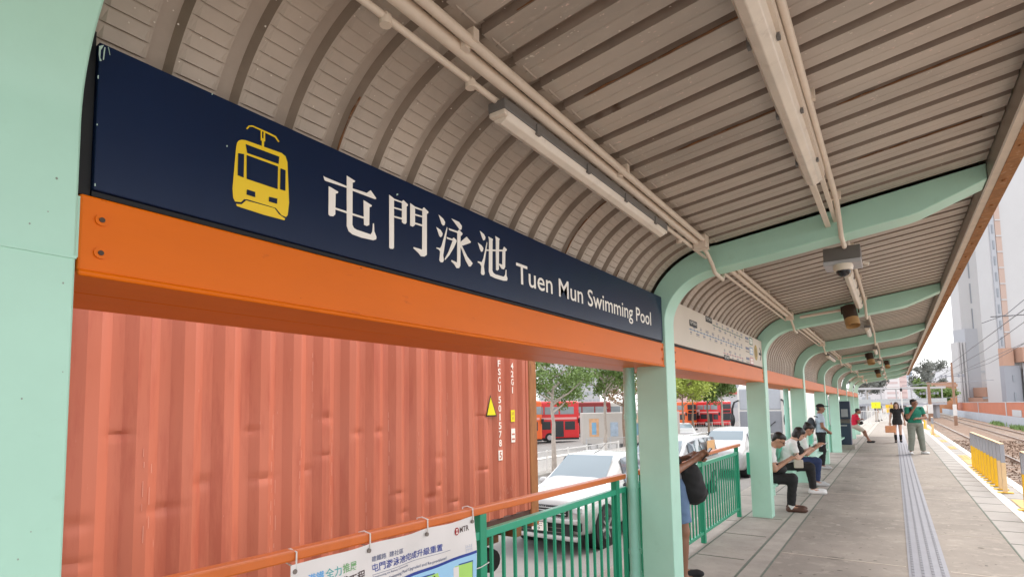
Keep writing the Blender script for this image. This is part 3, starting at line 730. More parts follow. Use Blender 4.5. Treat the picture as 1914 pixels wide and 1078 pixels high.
# ================================================================== RAILINGS
def railing(y0, y1, posts, label, XR=-2.07, rise=0):
    t = empty('platform_railing', (0,0,0), label=label, cat='railing', group='teal green railings between columns')
    MB().bar((XR,y0,1.084+rise),(XR,posts[-1]+.18,1.084),.06,.044).build('handrail', handm, t, bevel=.008)
    MB().box((XR-.022,y0,.945),(XR+.022,y1,.992)).build('top_rail', [greent], t, bevel=.004)
    MB().box((XR-.018,y0,.105),(XR+.018,y1,.140)).build('bottom_rail', green, t, bevel=.004)
    for y in posts: MB().box((XR-.028,y-.032,-.02),(XR+.028,y+.032,1.063+rise*(1-(y-y0)/(posts[-1]+.18-y0)))).build('post', green, t, bevel=.004)
    s0 = None; y = y0+.06
    while y < y1+.001:
        if all(abs(y-p) > .06 for p in posts):
            if s0 is None: s0 = MB().box((XR-.009,-.009,.14),(XR+.009,.009,.946)).build('baluster', green, t, loc=(0,y,0))
            else: c = s0.copy(); COL.objects.link(c); c.location = (0,y,0)
        y += .1265
    MB().box((XR-.02,y1-.02,.0),(XR+.02,y1+.02,.985)).build('end_stile', green, t, bevel=.003)
    return t
railing(.56, 4.80, [.70,2.66,4.605], 'nearest green railing with orange handrail, banner tied on it', rise=.056)
railing(5.10, 9.20, [5.25,7.22,9.16], 'green railing with orange handrail behind the black shoulder bag')
# benches in the following bays
for i, k in enumerate((2,3,5)):
    y0, y1 = YF+PITCH_Y*k+.10, YN+PITCH_Y*(k+1)-.10
    t = empty('perch_bench', (0,0,0), label=['teal bench rail in the bay where three people sit', 'teal bench rail behind the man in a cap', 'teal bench rail far along under the canopy'][i], cat='bench')
    MB().box((-1.92,y0,.40),(-1.62,y1,.45)).build('seat', teal, t, bevel=.01)
    MB().box((-2.02,y0,.60),(-1.97,y1,.95)).build('backrest', mat('teal_bench', (.05,.42,.27), .4, var=.05), t, bevel=.01)
    for y in (y0+.3,(y0+y1)/2,y1-.3):
        MB().box((-2.02,y-.03,-.01),(-1.96,y+.03,.97)).box((-1.97,y-.02,.34),(-1.68,y+.02,.40)).build('leg', teal, t, bevel=.004)

# ================================================================== BANNER
XB = -2.032
t = empty('vinyl_banner', (0,0,0), label='white and blue vinyl banner tied to the nearest railing', cat='banner')
b = MB(); vs = []; ny_, nz_ = 60, 30
def bx(y, z):
    u = (y-1.37)/1.185; d = (1.02-z)
    return XB + .010*math.sin(u*9+z*6)*min(1,max(0,(1.095-z)/.14)) + .006*math.sin(u*23+1-z*11)
def btop(y):
    return 1.099 - .005*abs(math.sin((y-1.40)*math.pi/.3867))
for i in range(ny_+1):
    y = 1.372 + 1.188*i/ny_
    for j in range(nz_+1):
        z = btop(y) + (.10-btop(y))*j/nz_; vs.append((bx(y,z), y, z))
b.add(vs, [(i*(nz_+1)+j, (i+1)*(nz_+1)+j, (i+1)*(nz_+1)+j+1, i*(nz_+1)+j+1) for i in range(ny_) for j in range(nz_)], 0, True)
b.build('sheet', bannerm, t, fix=False)
def drape(mb, off=.002):
    mb.v = [(bx(y,z)+off+(x-XB), y, z) for x,y,z in mb.v]; return mb
def btext(s, y, z, w, h, m, name='lettering'):
    return drape(text_mb(s, None, (XB,y,z), w=w, h=h, thick=0, bold=.012)).build(name, m, t, fix=False)
btext('港鐵', 1.457,1.000,.078,.041, inkcyan); btext('全力', 1.541,1.002,.077,.041, inkteal); btext('推展', 1.624,1.004,.078,.041, inkgreen)
btext('屯門南延綫工程', 1.400,.944,.355,.049, inkbrown)
btext('建鐵路  建社區', 1.80,1.011,.195,.026, inkgrey); btext('屯門游泳池完成升級重置', 1.80,.964,.475,.038, inkblue)
btext('Constructing the Railway Community', 1.80,.936,.24,.012, inkgrey); btext('Tuen Mun Swimming Pool Upgraded and Re-provisioned', 1.80,.907,.51,.020, inkgrey)
btext('MTR', 2.427,1.028,.082,.029, inkbrown)
def bquad(y0, z0, y1, z1, m, name, off=.002, n=16):
    b = MB(); vs = [(bx(y0+(y1-y0)*i/n, z)+off, y0+(y1-y0)*i/n, z) for i in range(n+1) for z in (z0+(0), z1)]
    b.add(vs, [(2*i,2*i+2,2*i+3,2*i+1) for i in range(n)]); return b.build(name, m, t, fix=False)
bquad(1.80,.953,2.34,.955,inkgrey,'rule_line'); bquad(1.385,1.008,1.45,1.010,inkteal,'rule_line')
# blue field with white swoosh edge
b = MB(); vs = []; n = 30
for i in range(n+1):
    y = 1.376+1.180*i/n; zt = .872+.034*(i/n)
    for z in (.11, zt-.012): vs.append((bx(y,z)+.002, y, z))
b.add(vs, [(2*i,2*i+2,2*i+3,2*i+1) for i in range(n)]); b.build('blue_field', inkskyb, t, fix=False)
b = MB(); vs = []
for i in range(n+1):
    y = 1.376+1.180*i/n; zt = .872+.034*(i/n)
    for z in (zt-.012, zt+.003): vs.append((bx(y,z)+.0025, y, z))
b.add(vs, [(2*i,2*i+2,2*i+3,2*i+1) for i in range(n)]); b.build('blue_edge', inkblue, t, fix=False)
bquad(2.06,.15,2.52,.862,inkblue,'photo_frame',.003); bquad(2.066,.157,2.514,.856,inklime,'photo_panel',.0045); bquad(2.37,.16,2.41,.852,bannerm,'photo_panel',.006); bquad(2.07,.16,2.20,.852,inkskyb,'photo_panel',.006); bquad(2.21,.825,2.222,.848,black,'photo_panel',.007)
lg = MB(); lg.poly([(XB,2.397+.021*math.cos(a*math.pi/12),1.041+.021*math.sin(a*math.pi/12)) for a in range(24)], (.0005,0,0)); drape(lg,.002).build('emblem', inkred, t, fix=False)
lg = MB()
for sgn_ in (1,-1): lg.poly([(XB,2.397-.010,1.041+sgn_*.013),(XB,2.397+.010,1.041+sgn_*.013),(XB,2.397,1.041)], (.0005,0,0))
lg.box((XB,2.3955,1.029),(XB+.0006,2.3985,1.053)); drape(lg,.003).build('emblem', signwhite, t, fix=False)
b = MB()
for y in (2.47,2.485,2.50,2.515): b.box((XB,y,.912),(XB+.0005,y+.002,.952))
for z in (.925,.94): b.box((XB,2.47,z),(XB+.0006,2.517,z+.002))
drape(b,.002).build('line_drawing', mat('ink_pale',(.50,.55,.66),.5,var=0), t, fix=False)
for y in (1.40,1.785,2.17,2.545):
    tt = empty('cable_tie', (0,0,0), label='white cable tie looped over the orange handrail, '+{1.40:'at the banner left corner',1.785:'second from the left',2.17:'third from the left',2.545:'at the banner right corner'}[y], cat='cable tie', group='white ties holding the banner')
    MB().tube([(-2.028,y,1.075),(-2.030,y,1.10),(-2.034,y+.004,1.143),(-2.07,y,1.152),(-2.106,y,1.144),(-2.106,y,1.095),(-2.07,y,1.088),(-2.040,y,1.085),(-2.028,y,1.075)], .0035, 8).build('strap', whitep, tt)
    MB().tube([(XB-.002,y-.008,1.070),(XB+.008,y-.008,1.070)], .010, 12).build('eyelet', mat('eyelet',(.25,.22,.2),.4,metal=.7,var=0), t)
tt = empty('cable_tie', (0,0,0), label='thin white tie pulled from the banner side to the green post', cat='cable tie')
MB().tube([(-2.03,2.54,.80),(-2.035,2.62,.795),(-2.036,2.70,.805),(-2.07,2.705,.80)], .003, 6).build('strap', whitep, tt)

# ================================================================== CONTAINER AND TRAILER
XC = -3.952
t = empty('shipping_container', (XC,0,0), label='red corrugated shipping container filling the view under the name sign', cat='container')
b = MB(); ys_ = []; k0 = 5.50; y = k0-.278*26
while y < 6.16:
    for q, dd in ((-.036,0),(.036,0),(.104,-.036),(.174,-.036)):
        if y+q < 6.14: ys_.append((y+q, dd))
    y += .278
ys_.append((6.15, -.036))
zs_ = [.42+i*(2.86-.42)/110 for i in range(111)]
rg = random.Random(11); dents = []
for i in range(16):
    dents.append((rg.uniform(1.2,5.2), rg.choice([rg.uniform(.6,1.3), rg.uniform(1.2,1.7)]), rg.uniform(.04,.10), rg.uniform(.012,.04), rg.uniform(-.014,-.005)))
dents += [(2.45,1.22,.09,.03,-.010),(1.75,1.1,.10,.03,-.010),(3.0,1.35,.07,.02,-.008),(2.0,1.24,.06,.04,-.010),(3.35,1.52,.06,.03,-.014),(3.6,1.52,.05,.03,-.014)]
def dent(y, z): return sum(a*math.exp(-((y-dy)/sy)**2-((z-dz)/sz)**2) for dy,dz,sy,sz,a in dents) - .003*(1+math.sin(y*2.1+z*1.3))
Y2 = []
for i in range(len(ys_)-1):
    (a,da),(c,dc) = ys_[i], ys_[i+1]; n = 3 if a > .9 else 1
    for q in range(n): Y2.append((a+(c-a)*q/n, da+(dc-da)*q/n))
Y2.append(ys_[-1])
vs = [(dd+dent(yy,z), yy, z) for yy,dd in Y2 for z in zs_]; nz_ = len(zs_)
b.add(vs, [(i*nz_+j, (i+1)*nz_+j, (i+1)*nz_+j+1, i*nz_+j+1) for i in range(len(Y2)-1) for j in range(nz_-1)], 0, True)
b.build('side_panel', contm, t, fix=False, sharp=17)
b = MB().box((-2.40,-5.9,.30),(-.05,6.14,2.90)); b.build('body', contm, t)
MB().box((-.075,-5.9,.33),(-.012,6.16,.419)).build('bottom_rail', contdark, t, bevel=.006)
MB().box((-.06,-5.9,2.861),(.0,6.16,2.98)).build('top_rail', contm, t, bevel=.006)
MB().box((-.03,6.10,.42),(.002,6.155,2.86)).build('end_trim', contm, t, bevel=.004)
MB().box((-.16,6.155,.20),(.012,6.335,2.98)).build('corner_post', contframe, t, bevel=.012)
MB().box((-2.40,6.20,.30),(-.17,6.30,2.90)).build('end_door', contm, t, bevel=.005)
def ctext(ch, y, z, w, h): return text_mb(ch, None, (.002,y-w/2,z), w=w, h=h, thick=.001, bold=.02)
b = MB()
zc = 2.30
def stack(s, y, ztop, step, w=.055, h=None):
    z = ztop
    for ch in s:
        if ch != ' ': text_mb(ch, b, (.002,y-(w if ch != '1' else .02)/2,z-step*.86), w=w if ch != '1' else .02, h=step*.80, thick=.0012, bold=.02)
        z -= step
stack('FSCU', 5.50, 2.315, .101); stack('501578', 5.50, 1.875, .104); stack('42G1', 5.778, 2.30, .101)
b.box((.001,5.46,1.10),(.003,5.54,1.22)); b.build('lettering', signwhite, t, fix=False)
b = MB(); text_mb('5', b, (.004,5.478,1.118), w=.045, h=.085, thick=.001, bold=.02); b.build('check_digit', contm, t)
b = MB().poly([(.001,5.31,1.885),(.001,5.225,1.63),(.001,5.435,1.63)], (.002,0,0)); b.build('warning_sticker', black, t)
w_ = MB().poly([(.003,5.315,1.855),(.003,5.243,1.645),(.003,5.413,1.645)], (.002,0,0)); w_.build('warning_sticker', mat('sticker_yellow',(.85,.75,.0),.5,var=0), t)
MB().box((.001,5.735,1.555),(.003,5.82,1.70)).build('yellow_label', mat('sticker_yellow',(.85,.75,.0),.5,var=0), t)
MB().box((.001,5.735,1.30),(.003,5.82,1.47)).build('white_label', signwhite, t)
b = MB(); text_mb('35', b, (.004,5.75,1.64), w=.05, h=.035, thick=.001); text_mb('0', b, (.004,5.765,1.58), w=.025, h=.035, thick=.001)
for z in (1.33,1.39): b.box((.003,5.75,z),(.0045,5.81,z+.02))
b.build('label_print', contm, t)
# chalk marks
b = MB(); rg = random.Random(4)
for i in range(5):
    y = 5.50+i*.07; b.tube([(.003,y+.02*math.cos(a),.72+.04*(i%2)+.035*math.sin(a)) for a in [j*.8+i for j in range(6)]], .0018, 5)
for (yy,z0,z1) in ((1.62,1.5,.9),(1.66,1.4,1.0),(2.5,1.7,.7),(2.53,1.2,.6),(2.75,1.5,.5),(3.05,1.6,.6),(3.43,1.3,.5),(3.7,1.7,.9),(4.1,1.5,1.1),(4.5,1.3,.8),(4.53,1.9,1.5),(5.0,1.2,.7),(2.86,2.2,1.6)):
    z = z0; 
    while z > z1:
        L = rg.uniform(.03,.12); yo = rg.uniform(-.008,.008); b.box((.0+.001,yy+yo,z-L),(.0025,yy+yo+rg.uniform(.0015,.004),z)); z -= L+rg.uniform(.02,.1)
o_ = b.build('scratches', mat('scratch', (.66,.30,.22), .7, var=.1), t); o_['kind'] = 'stuff'

t = empty('trailer_chassis', (XC,0,-1.1), label='rusty brown container trailer chassis below the red container', cat='trailer')
MB().box((-.62,-5.8,1.06),(-.48,6.1,1.38)).box((-1.92,-5.8,1.06),(-1.78,6.1,1.38)).build('main_beam', chassis, t, bevel=.01)
for y in (-4,-2,0,1.5,3.0,4.4,5.9): MB().box((-2.35,y-.06,1.22),(-.02,y+.06,1.395)).build('cross_beam', chassis, t, bevel=.008)
MB().box((-.40,5.02,.10),(-.26,5.16,1.25)).box((-.46,4.94,.05),(-.20,5.24,.10)).build('landing_leg', chassis, t, bevel=.01)
MB().box((-2.1,5.02,.10),(-1.96,5.16,1.25)).box((-2.16,4.94,.05),(-1.9,5.24,.10)).build('landing_leg', chassis, t, bevel=.01)
MB().bar((-.33,4.0,1.2),(-.33,5.75,.28),.05,.09).bar((-.33,4.3,.30),(-.33,5.1,1.1),.05,.08).bar((-.33,4.0,.30),(-.33,6.0,.24),.05,.08).bar((-.33,5.1,.2),(-2.0,5.1,.9),.04,.06).build('brace', chassis, t, bevel=.006)
MB().tube([(-.2,5.55,.98),(-.9,5.75,.98)], .14, 16).build('air_tank', rubber, t)
MB().box((-.6,4.62,.45),(-.05,4.66,1.2)).build('mud_flap', rubber, t)
def wheel(par, x, y, z, r, w, side=1, far=False):
    tr = MB().tube([(x-w/2,y,z),(x-w/2+.02,y,z),(x+w/2-.02,y,z),(x+w/2,y,z)], [r*.93,r,r,r*.93], 28).build('tyre', rubber, None)
    wh = tr; tr.name = 'wheel'; tr.parent = par
    xo = x+side*(w/2+.004)
    MB().tube([(x+side*(w/2-.03),y,z),(xo,y,z)], [r*.66,r*.62], 24).build('rim', blackg if not far else greyboxl, tr)
    b = MB()
    for i in range(7):
        a = i*2*math.pi/7; b.bar((xo+side*.004,y,z),(xo+side*.004,y+r*.6*math.sin(a),z+r*.6*math.cos(a)),.02,.045)
    b.build('spokes', chrome, tr)
    return tr
for y in (3.55,2.3,-4.5): wheel(t, -.28, y, .50, .50, .30, 1)

# ================================================================== CARS
def car(name, label, cat, loc, st, paint, cab, wheels, hw, group=None, glass=glassm, wsg=glassl, detail=True):
    """st: stations (y,z0,zs,zt,wb,ws,wt); front of the car is at y=0, length runs +Y. cab=(i_cowl,i_roof0,i_roof1,i_tail)"""
    t = empty(name, loc, label=label, cat=cat, group=group)
    b = MB(); vs = []; ring = 0
    def sec(s):
        y,z0,zs,zt,wb,ws,wt = s
        h = [(0,z0),(wb*.6,z0),(wb*.94,z0+.01),(wb,z0+.08),(ws,z0+(zs-z0)*.45),(ws,z0+(zs-z0)*.82),(ws*.97,zs),(wt+(ws*.97-wt)*.1,zt-.06),(wt*.93,zt-.012),(wt*.6,zt),(0,zt+.005)]
        full = h + [(-x,z) for x,z in h[-2:0:-1]]
        return [(x,y,z) for x,z in full]
    rows = [sec(s) for s in st]; n = len(rows[0])
    vs = [v for r in rows for v in r]
    fs = [(i*n+k, i*n+(k+1)%n, (i+1)*n+(k+1)%n, (i+1)*n+k) for i in range(len(rows)-1) for k in range(n)]
    b.add(vs, fs, 0, True); b.add(rows[0], [tuple(range(n))[::-1]], 0); b.add(rows[-1], [tuple(range(n))], 0)
    body = b.build('body', paint, t, sharp=179)
    md = body.modifiers.new('sub', 'SUBSURF'); md.levels = 2; md.render_levels = 2
    P = lambda i,k: Vector(rows[i][k])
    def patch(nm, A, B, C, D, m, inset=.08, off=.012, par=t):
        c = (A+B+C+D)/4; q = [p+(c-p)*inset for p in (A,B,C,D)]; nrm = (q[1]-q[0]).cross(q[3]-q[0]).normalized()
        if nrm.dot(c-Vector((0,2.2,.7))) < 0: nrm = -nrm
        b = MB(); m8 = 6; vs = []
        for i in range(m8+1):
            for j in range(m8+1):
                u, v = i/m8, j/m8; p = q[0]*(1-u)*(1-v)+q[1]*u*(1-v)+q[2]*u*v+q[3]*(1-u)*v
                vs.append(p+nrm*(off+.02*math.sin(u*math.pi)*math.sin(v*math.pi)))
        b.add(vs, [(i*(m8+1)+j,(i+1)*(m8+1)+j,(i+1)*(m8+1)+j+1,i*(m8+1)+j+1) for i in range(m8) for j in range(m8)], 0, True)
        return b.build(nm, m, par, fix=False)
    ic, i0, i1, it = cab
    L = n - 8; Rr = 8
    patch('windscreen', P(ic,Rr), P(ic,n-Rr), P(i0,n-Rr), P(i0,Rr), wsg, .05)
    patch('rear_window', P(it,Rr), P(it,n-Rr), P(i1,n-Rr), P(i1,Rr), glass, .10)
    for sgn_ in (1,-1):
        k6, k7 = (6,7) if sgn_ > 0 else (n-6, n-7)
        A = P(ic,k6); A2 = P(i0,k7); 
        nwin = max(1, i1-i0)
        patch('side_window', P(ic,k6)*.25+P(i0,k6)*.75, P(i0+1,k6), P(i0+1,k7), P(i0,k7), glass, .09)
        for i in range(i0+1, i1): patch('side_window', P(i,k6), P(i+1,k6), P(i+1,k7), P(i,k7), glass, .09)
        # mirror
        m_ = P(ic,k6)*.45+P(i0,k6)*.55
        b = MB().ell((m_.x+sgn_*.14, m_.y-.02, m_.z+.06), (.11,.07,.085), 14); mo = b.build('mirror', blackg if sgn_ > 0 else paint, t)
        MB().bar((m_.x,m_.y,m_.z+.02),(m_.x+sgn_*.10,m_.y-.02,m_.z+.03),.03,.03).build('mirror_arm', blackg, mo)
    for y in wheels[:2]:
        for sgn_ in (1,-1):
            MB().tube([(sgn_*(hw-.30),y,wheels[2]),(sgn_*(hw+.004),y,wheels[2])], wheels[2]*1.16, 28).build('wheel_arch', black, t)
            wheel(t, sgn_*(hw-.10), y, wheels[2], wheels[2], .22, sgn_)
    return t
st = [(0.0,.42,.80,.98,.72,.80,.62),(.10,.34,.82,1.05,.84,.90,.72),(.5,.30,.90,1.10,.90,.935,.78),(1.25,.30,.98,1.16,.92,.95,.80),(1.42,.30,1.03,1.20,.92,.95,.80),(2.25,.30,1.10,1.74,.92,.95,.66),(3.0,.30,1.12,1.79,.92,.95,.67),(3.6,.30,1.12,1.76,.92,.95,.66),(3.85,.32,1.12,1.20,.92,.95,.80),(5.2,.42,1.10,1.14,.90,.94,.85)]
pk = car('pickup_truck', 'white pickup truck parked facing the camera beyond the nearest railing', 'pickup truck', (-5.92,9.6,-1.1), st, carw, (4,5,7,8), (.98,4.3,.40), .95)
b = MB().box((-.60,-.035,.72),(.60,.02,.93)).build('grille', blackg, pk, bevel=.02)
for z in (.76,.815,.87): MB().box((-.58,-.05,z),(.58,-.03,z+.022)).build('grille_bar', chrome, pk, bevel=.004)
MB().box((-.70,-.045,.34),(.70,.05,.62)).build('lower_grille', black, pk, bevel=.03)
for z in (.42,.50): MB().box((-.5,-.055,z),(.5,-.04,z+.012)).build('grille_bar', greybox, pk)
for s_ in (1,-1):
    MB().box((s_*.75-.13,-.0,.80),(s_*.75+.13,.12,.92),0,Matrix.Rotation(-s_*.45,3,'Z')).build('headlight', lampl, pk, bevel=.02)
    MB().box((s_*.76-.10,-.01,.46),(s_*.76+.12,.10,.64),0,Matrix.Rotation(-s_*.45,3,'Z')).build('fog_light', black, pk, bevel=.03)
MB().box((-.86,-.10,.60),(.86,.06,.70)).build('bumper', carw, pk, bevel=.03)
MB().box((-.84,-.09,.28),(.84,.08,.37)).build('bumper', carw, pk, bevel=.03)
pl = MB().box((-.16,-.115,.44),(.20,-.10,.60)).build('number_plate', signwhite, pk)
b = MB(); text_mb('AC', b, (-.12,-.117,.53), ax=(1,0,0), w=.20, h=.055, thick=.001); text_mb('9', b, (-.02,-.117,.455), ax=(1,0,0), w=.05, h=.055, thick=.001); b.build('plate_text', black, pl)
text_mb('ISUZU', None, (-.14,-.056,.885), ax=(1,0,0), w=.28, h=.035, thick=.001).build('bonnet_lettering', chrome, pk)
MB().tube([(.05,2.35,1.76),(.09,2.50,1.80),(.22,2.75,2.02)], [.012,.006,.003], 8).build('antenna', black, pk)
MB().box((.35,1.98,1.50),(.48,1.99,1.60),0,Matrix.Rotation(R(-38),3,'X')).build('windscreen_sticker', signwhite, pk)
MB().bar((-.5,1.45,1.225),(.3,1.50,1.23),.02,.015).build('wiper', black, pk)
stv = [(0,.40,.85,1.0,.74,.82,.66),(.12,.30,.95,1.12,.86,.90,.76),(.75,.28,1.10,1.26,.9,.93,.80),(1.45,.28,1.16,1.80,.9,.93,.73),(2.6,.28,1.16,1.88,.9,.93,.75),(3.6,.28,1.16,1.88,.9,.93,.75),(4.45,.28,1.16,1.84,.9,.93,.74),(4.75,.34,1.12,1.30,.88,.91,.80)]
v1 = car('van', 'silver minivan with roof rails behind the second railing', 'van', (-5.95,15.3,-1.1), stv, cars, (2,3,6,7), (.9,3.7,.34), .93)
MB().box((.935,3.0,1.30),(.945,3.9,1.70),0).build('window_poster', mat('poster_orange',(.72,.40,.18),.5,var=.1), v1)
for s_ in (1,-1): MB().tube([(s_*.62,1.6,1.86),(s_*.62,1.75,1.92),(s_*.62,4.1,1.93),(s_*.62,4.3,1.88)],.018,8).build('roof_rail', chrome, v1)
v2 = car('van', 'white van parked behind the silver minivan', 'van', (-5.75,22.6,-1.1), stv, carw2, (2,3,6,7), (.9,3.7,.34), .93)
p = ground_at(1280, 47, -1.15)
v3 = car('car', 'small white car far behind the silver minivan', 'car', (p.x,p.y,-1.35), [(a,b_,c*.92,d*.86,e,f_,g_) for a,b_,c,d,e,f_,g_ in stv], carw2, (2,3,6,7), (.9,3.7,.32), .93); v3.rotation_euler.z = R(25)

# ================================================================== BUSES
def orient(px, depth, z):
    p = ground_at(px, depth, z); return p, math.atan2(r2.y, r2.x)
redm = mat('bus_red', (.62,.018,.022), .35, var=.04, coat=.3)
redd = mat('bus_dark_red', (.22,.02,.02), .5, var=.1)
orm = mat('bus_orange', (.72,.12,.02), .4, var=.04)
buswin = mat('bus_window', (.035,.04,.045), .15, var=0)
buswinl = mat('bus_window_pale', (.25,.28,.29), .15, var=.2, scale=1)
def ddbus(px, depth, z, rz, label, paint, L=11.0, band=None):
    p, a = orient(px, depth, z)
    t = empty('double_decker_bus', p, rz=a+rz, label=label, cat='bus')
    Wd, Hh = 2.5, 4.35
    MB().box((-L,0,.32),(0,Wd,Hh)).build('body', paint, t, bevel=.22, seg=3)
    MB().box((-L+.2,.15,4.10),(-.35,Wd-.15,Hh+.03)).build('roof', mat('bus_roof',(.62,.40,.38),.5,var=.1), t, bevel=.05)
    for i in range(6):
        x0 = -L+.5+i*1.68; MB().box((x0,-.02,2.95),(x0+1.52,.02,3.75)).build('upper_window', buswinl, t, bevel=.02)
    for i in range(4):
        x0 = -L+1.0+i*1.75; MB().box((x0,-.02,1.35),(x0+1.6,.02,2.20)).build('lower_window', buswin, t, bevel=.02)
    MB().box((-2.7,-.02,.55),(-1.75,.02,2.25)).build('door', buswin, t); MB().box((-1.6,-.02,1.3),(-.5,.02,2.2)).build('lower_window', buswin, t)
    MB().box((-L+4.6,-.03,2.0),(-L+6.1,.0,2.95)).build('advert_panel', mat('advert_white',(.62,.60,.60),.5,var=.1), t)
    MB().box((-.02,.2,3.0),(.03,Wd-.2,3.85)).build('upper_windscreen', buswin, t, bevel=.05)
    MB().box((-.02,.2,1.15),(.03,Wd-.2,2.35)).build('windscreen', buswin, t, bevel=.05)
    MB().box((-.02,.35,2.45),(.035,Wd-.35,2.85)).build('destination_sign', mat('dest_yellow',(.8,.68,.05),.5,var=0) if band else blackg, t)
    MB().box((-L,-.03,2.40),(-.3,.0,2.62)).build('trim_band', mat('bus_trim',(.72,.35,.33),.5,var=0), t)
    MB().box((-L,-.02,.25),(-.1,Wd+.02,.45)).build('skirt', black, t)
    for x in (-L+2.6,-2.9+.0 if L < 9 else -3.3):
        for y in (.12, Wd-.12):
            w = MB().tube([(x,y-.14,.5),(x,y+.14,.5)], .5, 24).build('wheel', rubber, t)
            MB().tube([(x,y-.15,.5),(x,y+.15,.5)], .27, 16).build('rim', greyboxl, w)
    for y in (-.15,Wd+.15): MB().box((-.15,y-.1,2.0),(.1,y+.1,2.5)).build('mirror', black, t, bevel=.03)
    return t
ddbus(1082, 60, -1.8, R(8), 'red double-decker bus beyond the thin pale tree trunk', redm)
ddbus(1013, 57, -1.75, R(14), 'orange-red double-decker bus right behind the container corner', orm, 10.5)
ddbus(1142, 72, -1.8, R(6), 'dark red double-decker bus behind the grey trailer with posters', redd)
ddbus(1190, 74, -1.8, R(6), 'cream and red double-decker bus behind the second tree', mat('bus_cream',(.62,.58,.52),.4,var=.05))
ddbus(1345, 92, -1.8, R(-68), 'red double-decker bus seen end-on between the tree trunks', redm)
ddbus(1320, 100, -1.8, R(-66), 'red double-decker bus with a yellow destination band behind the trees', redm, band=True)
ddbus(1283, 95, -1.8, R(-60), 'orange and white double-decker bus at the left of the tree group', orm)
# grey trailer with posters
p, a = orient(1087, 44, -1.7)
t = empty('box_trailer', p, rz=a+R(-3), label='pale grey box trailer covered in faded posters behind the pickup', cat='trailer')
gp = mat('trailer_grey', (.50,.46,.42), .6, var=.06, scale=.6)
MB().box((0,0,.62),(7.6,2.3,3.05)).build('box_body', gp, t, bevel=.04)
for i,(x,w,z0,z1,c) in enumerate([(.55,.75,1.2,2.6,(.62,.36,.20)),(.75,.35,1.35,2.3,(.20,.38,.55)),(2.2,.6,1.2,2.3,(.38,.46,.55)),(3.9,.7,1.15,2.8,(.66,.50,.36)),(4.15,.3,1.25,2.2,(.18,.32,.40)),(5.0,.35,1.15,1.75,(.12,.14,.18)),(5.5,.3,1.3,2.2,(.34,.34,.36)),(6.4,.4,1.2,2.5,(.45,.42,.44))]):
    MB().box((x,-.02-.004*i,z0),(x+w,.0,z1)).build('poster', mat('poster_%s'%['a','b','c','d','e','f','g','h'][i], c, .7, var=.25, scale=3), t)
MB().box((3.0,.2,.3),(7.4,2.1,.62)).build('underframe', black, t)
for x in (.8,2.4,6.9): 
    w = MB().tube([(x,.05,.42),(x,.35,.42)], .42, 20).build('wheel', rubber, t); MB().tube([(x,.03,.42),(x,.36,.42)], .2, 14).build('rim', greyboxl, w)
# coach seen from the front
p = ground_at(1420, 31.5, -1.1)
t = empty('coach', p, rz=R(-4), label='white coach facing the camera with large black drooping mirrors', cat='coach')
MB().box((-1.27,0,.35),(1.27,11,3.95)).build('body', whitep, t, bevel=.25, seg=4)
MB().box((-1.10,-.04,2.55),(1.10,.06,3.75)).build('upper_windscreen', mat('coach_glass_a',(.42,.44,.48),.12,var=.05), t, bevel=.08)
MB().box((-1.12,-.05,1.25),(1.12,.06,2.48)).build('windscreen', mat('coach_glass_b',(.26,.27,.30),.12,var=.05), t, bevel=.08)
MB().box((-1.0,-.06,.95),(1.0,.05,1.2)).build('front_panel', greybox, t, bevel=.03)
MB().box((-1.2,-.07,.35),(1.2,.1,.65)).build('bumper', greyboxl, t, bevel=.05)
for s_ in (1,-1):
    MB().box((s_*1.0-.15,-.08,.68),(s_*1.0+.15,.05,.9)).build('headlight', lampl, t, bevel=.03)
    m_ = MB().tube([(s_*1.15,-.05,3.1),(s_*1.32,-.3,3.0),(s_*1.42,-.4,2.6),(s_*1.42,-.38,2.35)], [.05,.05,.07,.06], 8).build('mirror_arm', blackg, t)
    MB().ell((s_*1.42,-.38,2.0),(.14,.10,.38),14).build('mirror', blackg, m_)
    w = MB().tube([(s_*1.0,1.9,.5),(s_*1.26,1.9,.5)], .5, 20).build('wheel', rubber, t); MB().tube([(s_*1.26,1.9,.5),(s_*1.28,1.9,.5)], .25, 14).build('rim', greyboxl, w)
MB().bar((-.7,-.09,1.3),(.1,-.10,2.0),.03,.03).bar((.1,-.09,1.3),(.8,-.10,1.9),.03,.03).build('wiper', black, t)

# ================================================================== LEFT BACKGROUND
def rail_fence(name, pts, h, label, m, step=.11, post=2.0, cat='fence', group=None):
    t = empty(name, pts[0], label=label, cat=cat, group=group); o = Vector(pts[0])
    b = MB(); pb = MB()
    for a, c in zip(pts, pts[1:]):
        a = Vector(a)-o; c = Vector(c)-o; L = (c-a).length; n = int(L/step)
        b.bar(a+Vector((0,0,h)), c+Vector((0,0,h)), .04, .04); b.bar(a+Vector((0,0,.12)), c+Vector((0,0,.12)), .03, .03)
        for i in range(n): q = a.lerp(c, i/n); pb.box((q.x-.008,q.y-.008,q.z+.12),(q.x+.008,q.y+.008,q.z+h))
        for i in range(int(L/post)+1):
            q = a.lerp(c, min(1,i*post/L)); MB().box((q.x-.03,q.y-.03,q.z-.03),(q.x+.03,q.y+.03,q.z+h+.06)).build('post', m, t)
    b.build('rails', m, t); o2 = pb.build('bars', m, t); o2['kind'] = 'stuff'
    return t
rail_fence('roadside_fence', [(-13.2,12,-1.16),(-13.2,30,-1.16)], .95, 'white bar fence along the kerb in front of the pale tree trunk', whitep)
rail_fence('roadside_fence', [tuple(ground_at(1094,38,-1.35)), tuple(ground_at(1190,40,-1.35))], 1.0, 'grey bar fence in front of the grey poster trailer', mat('fence_grey',(.42,.42,.43),.5,var=.1))
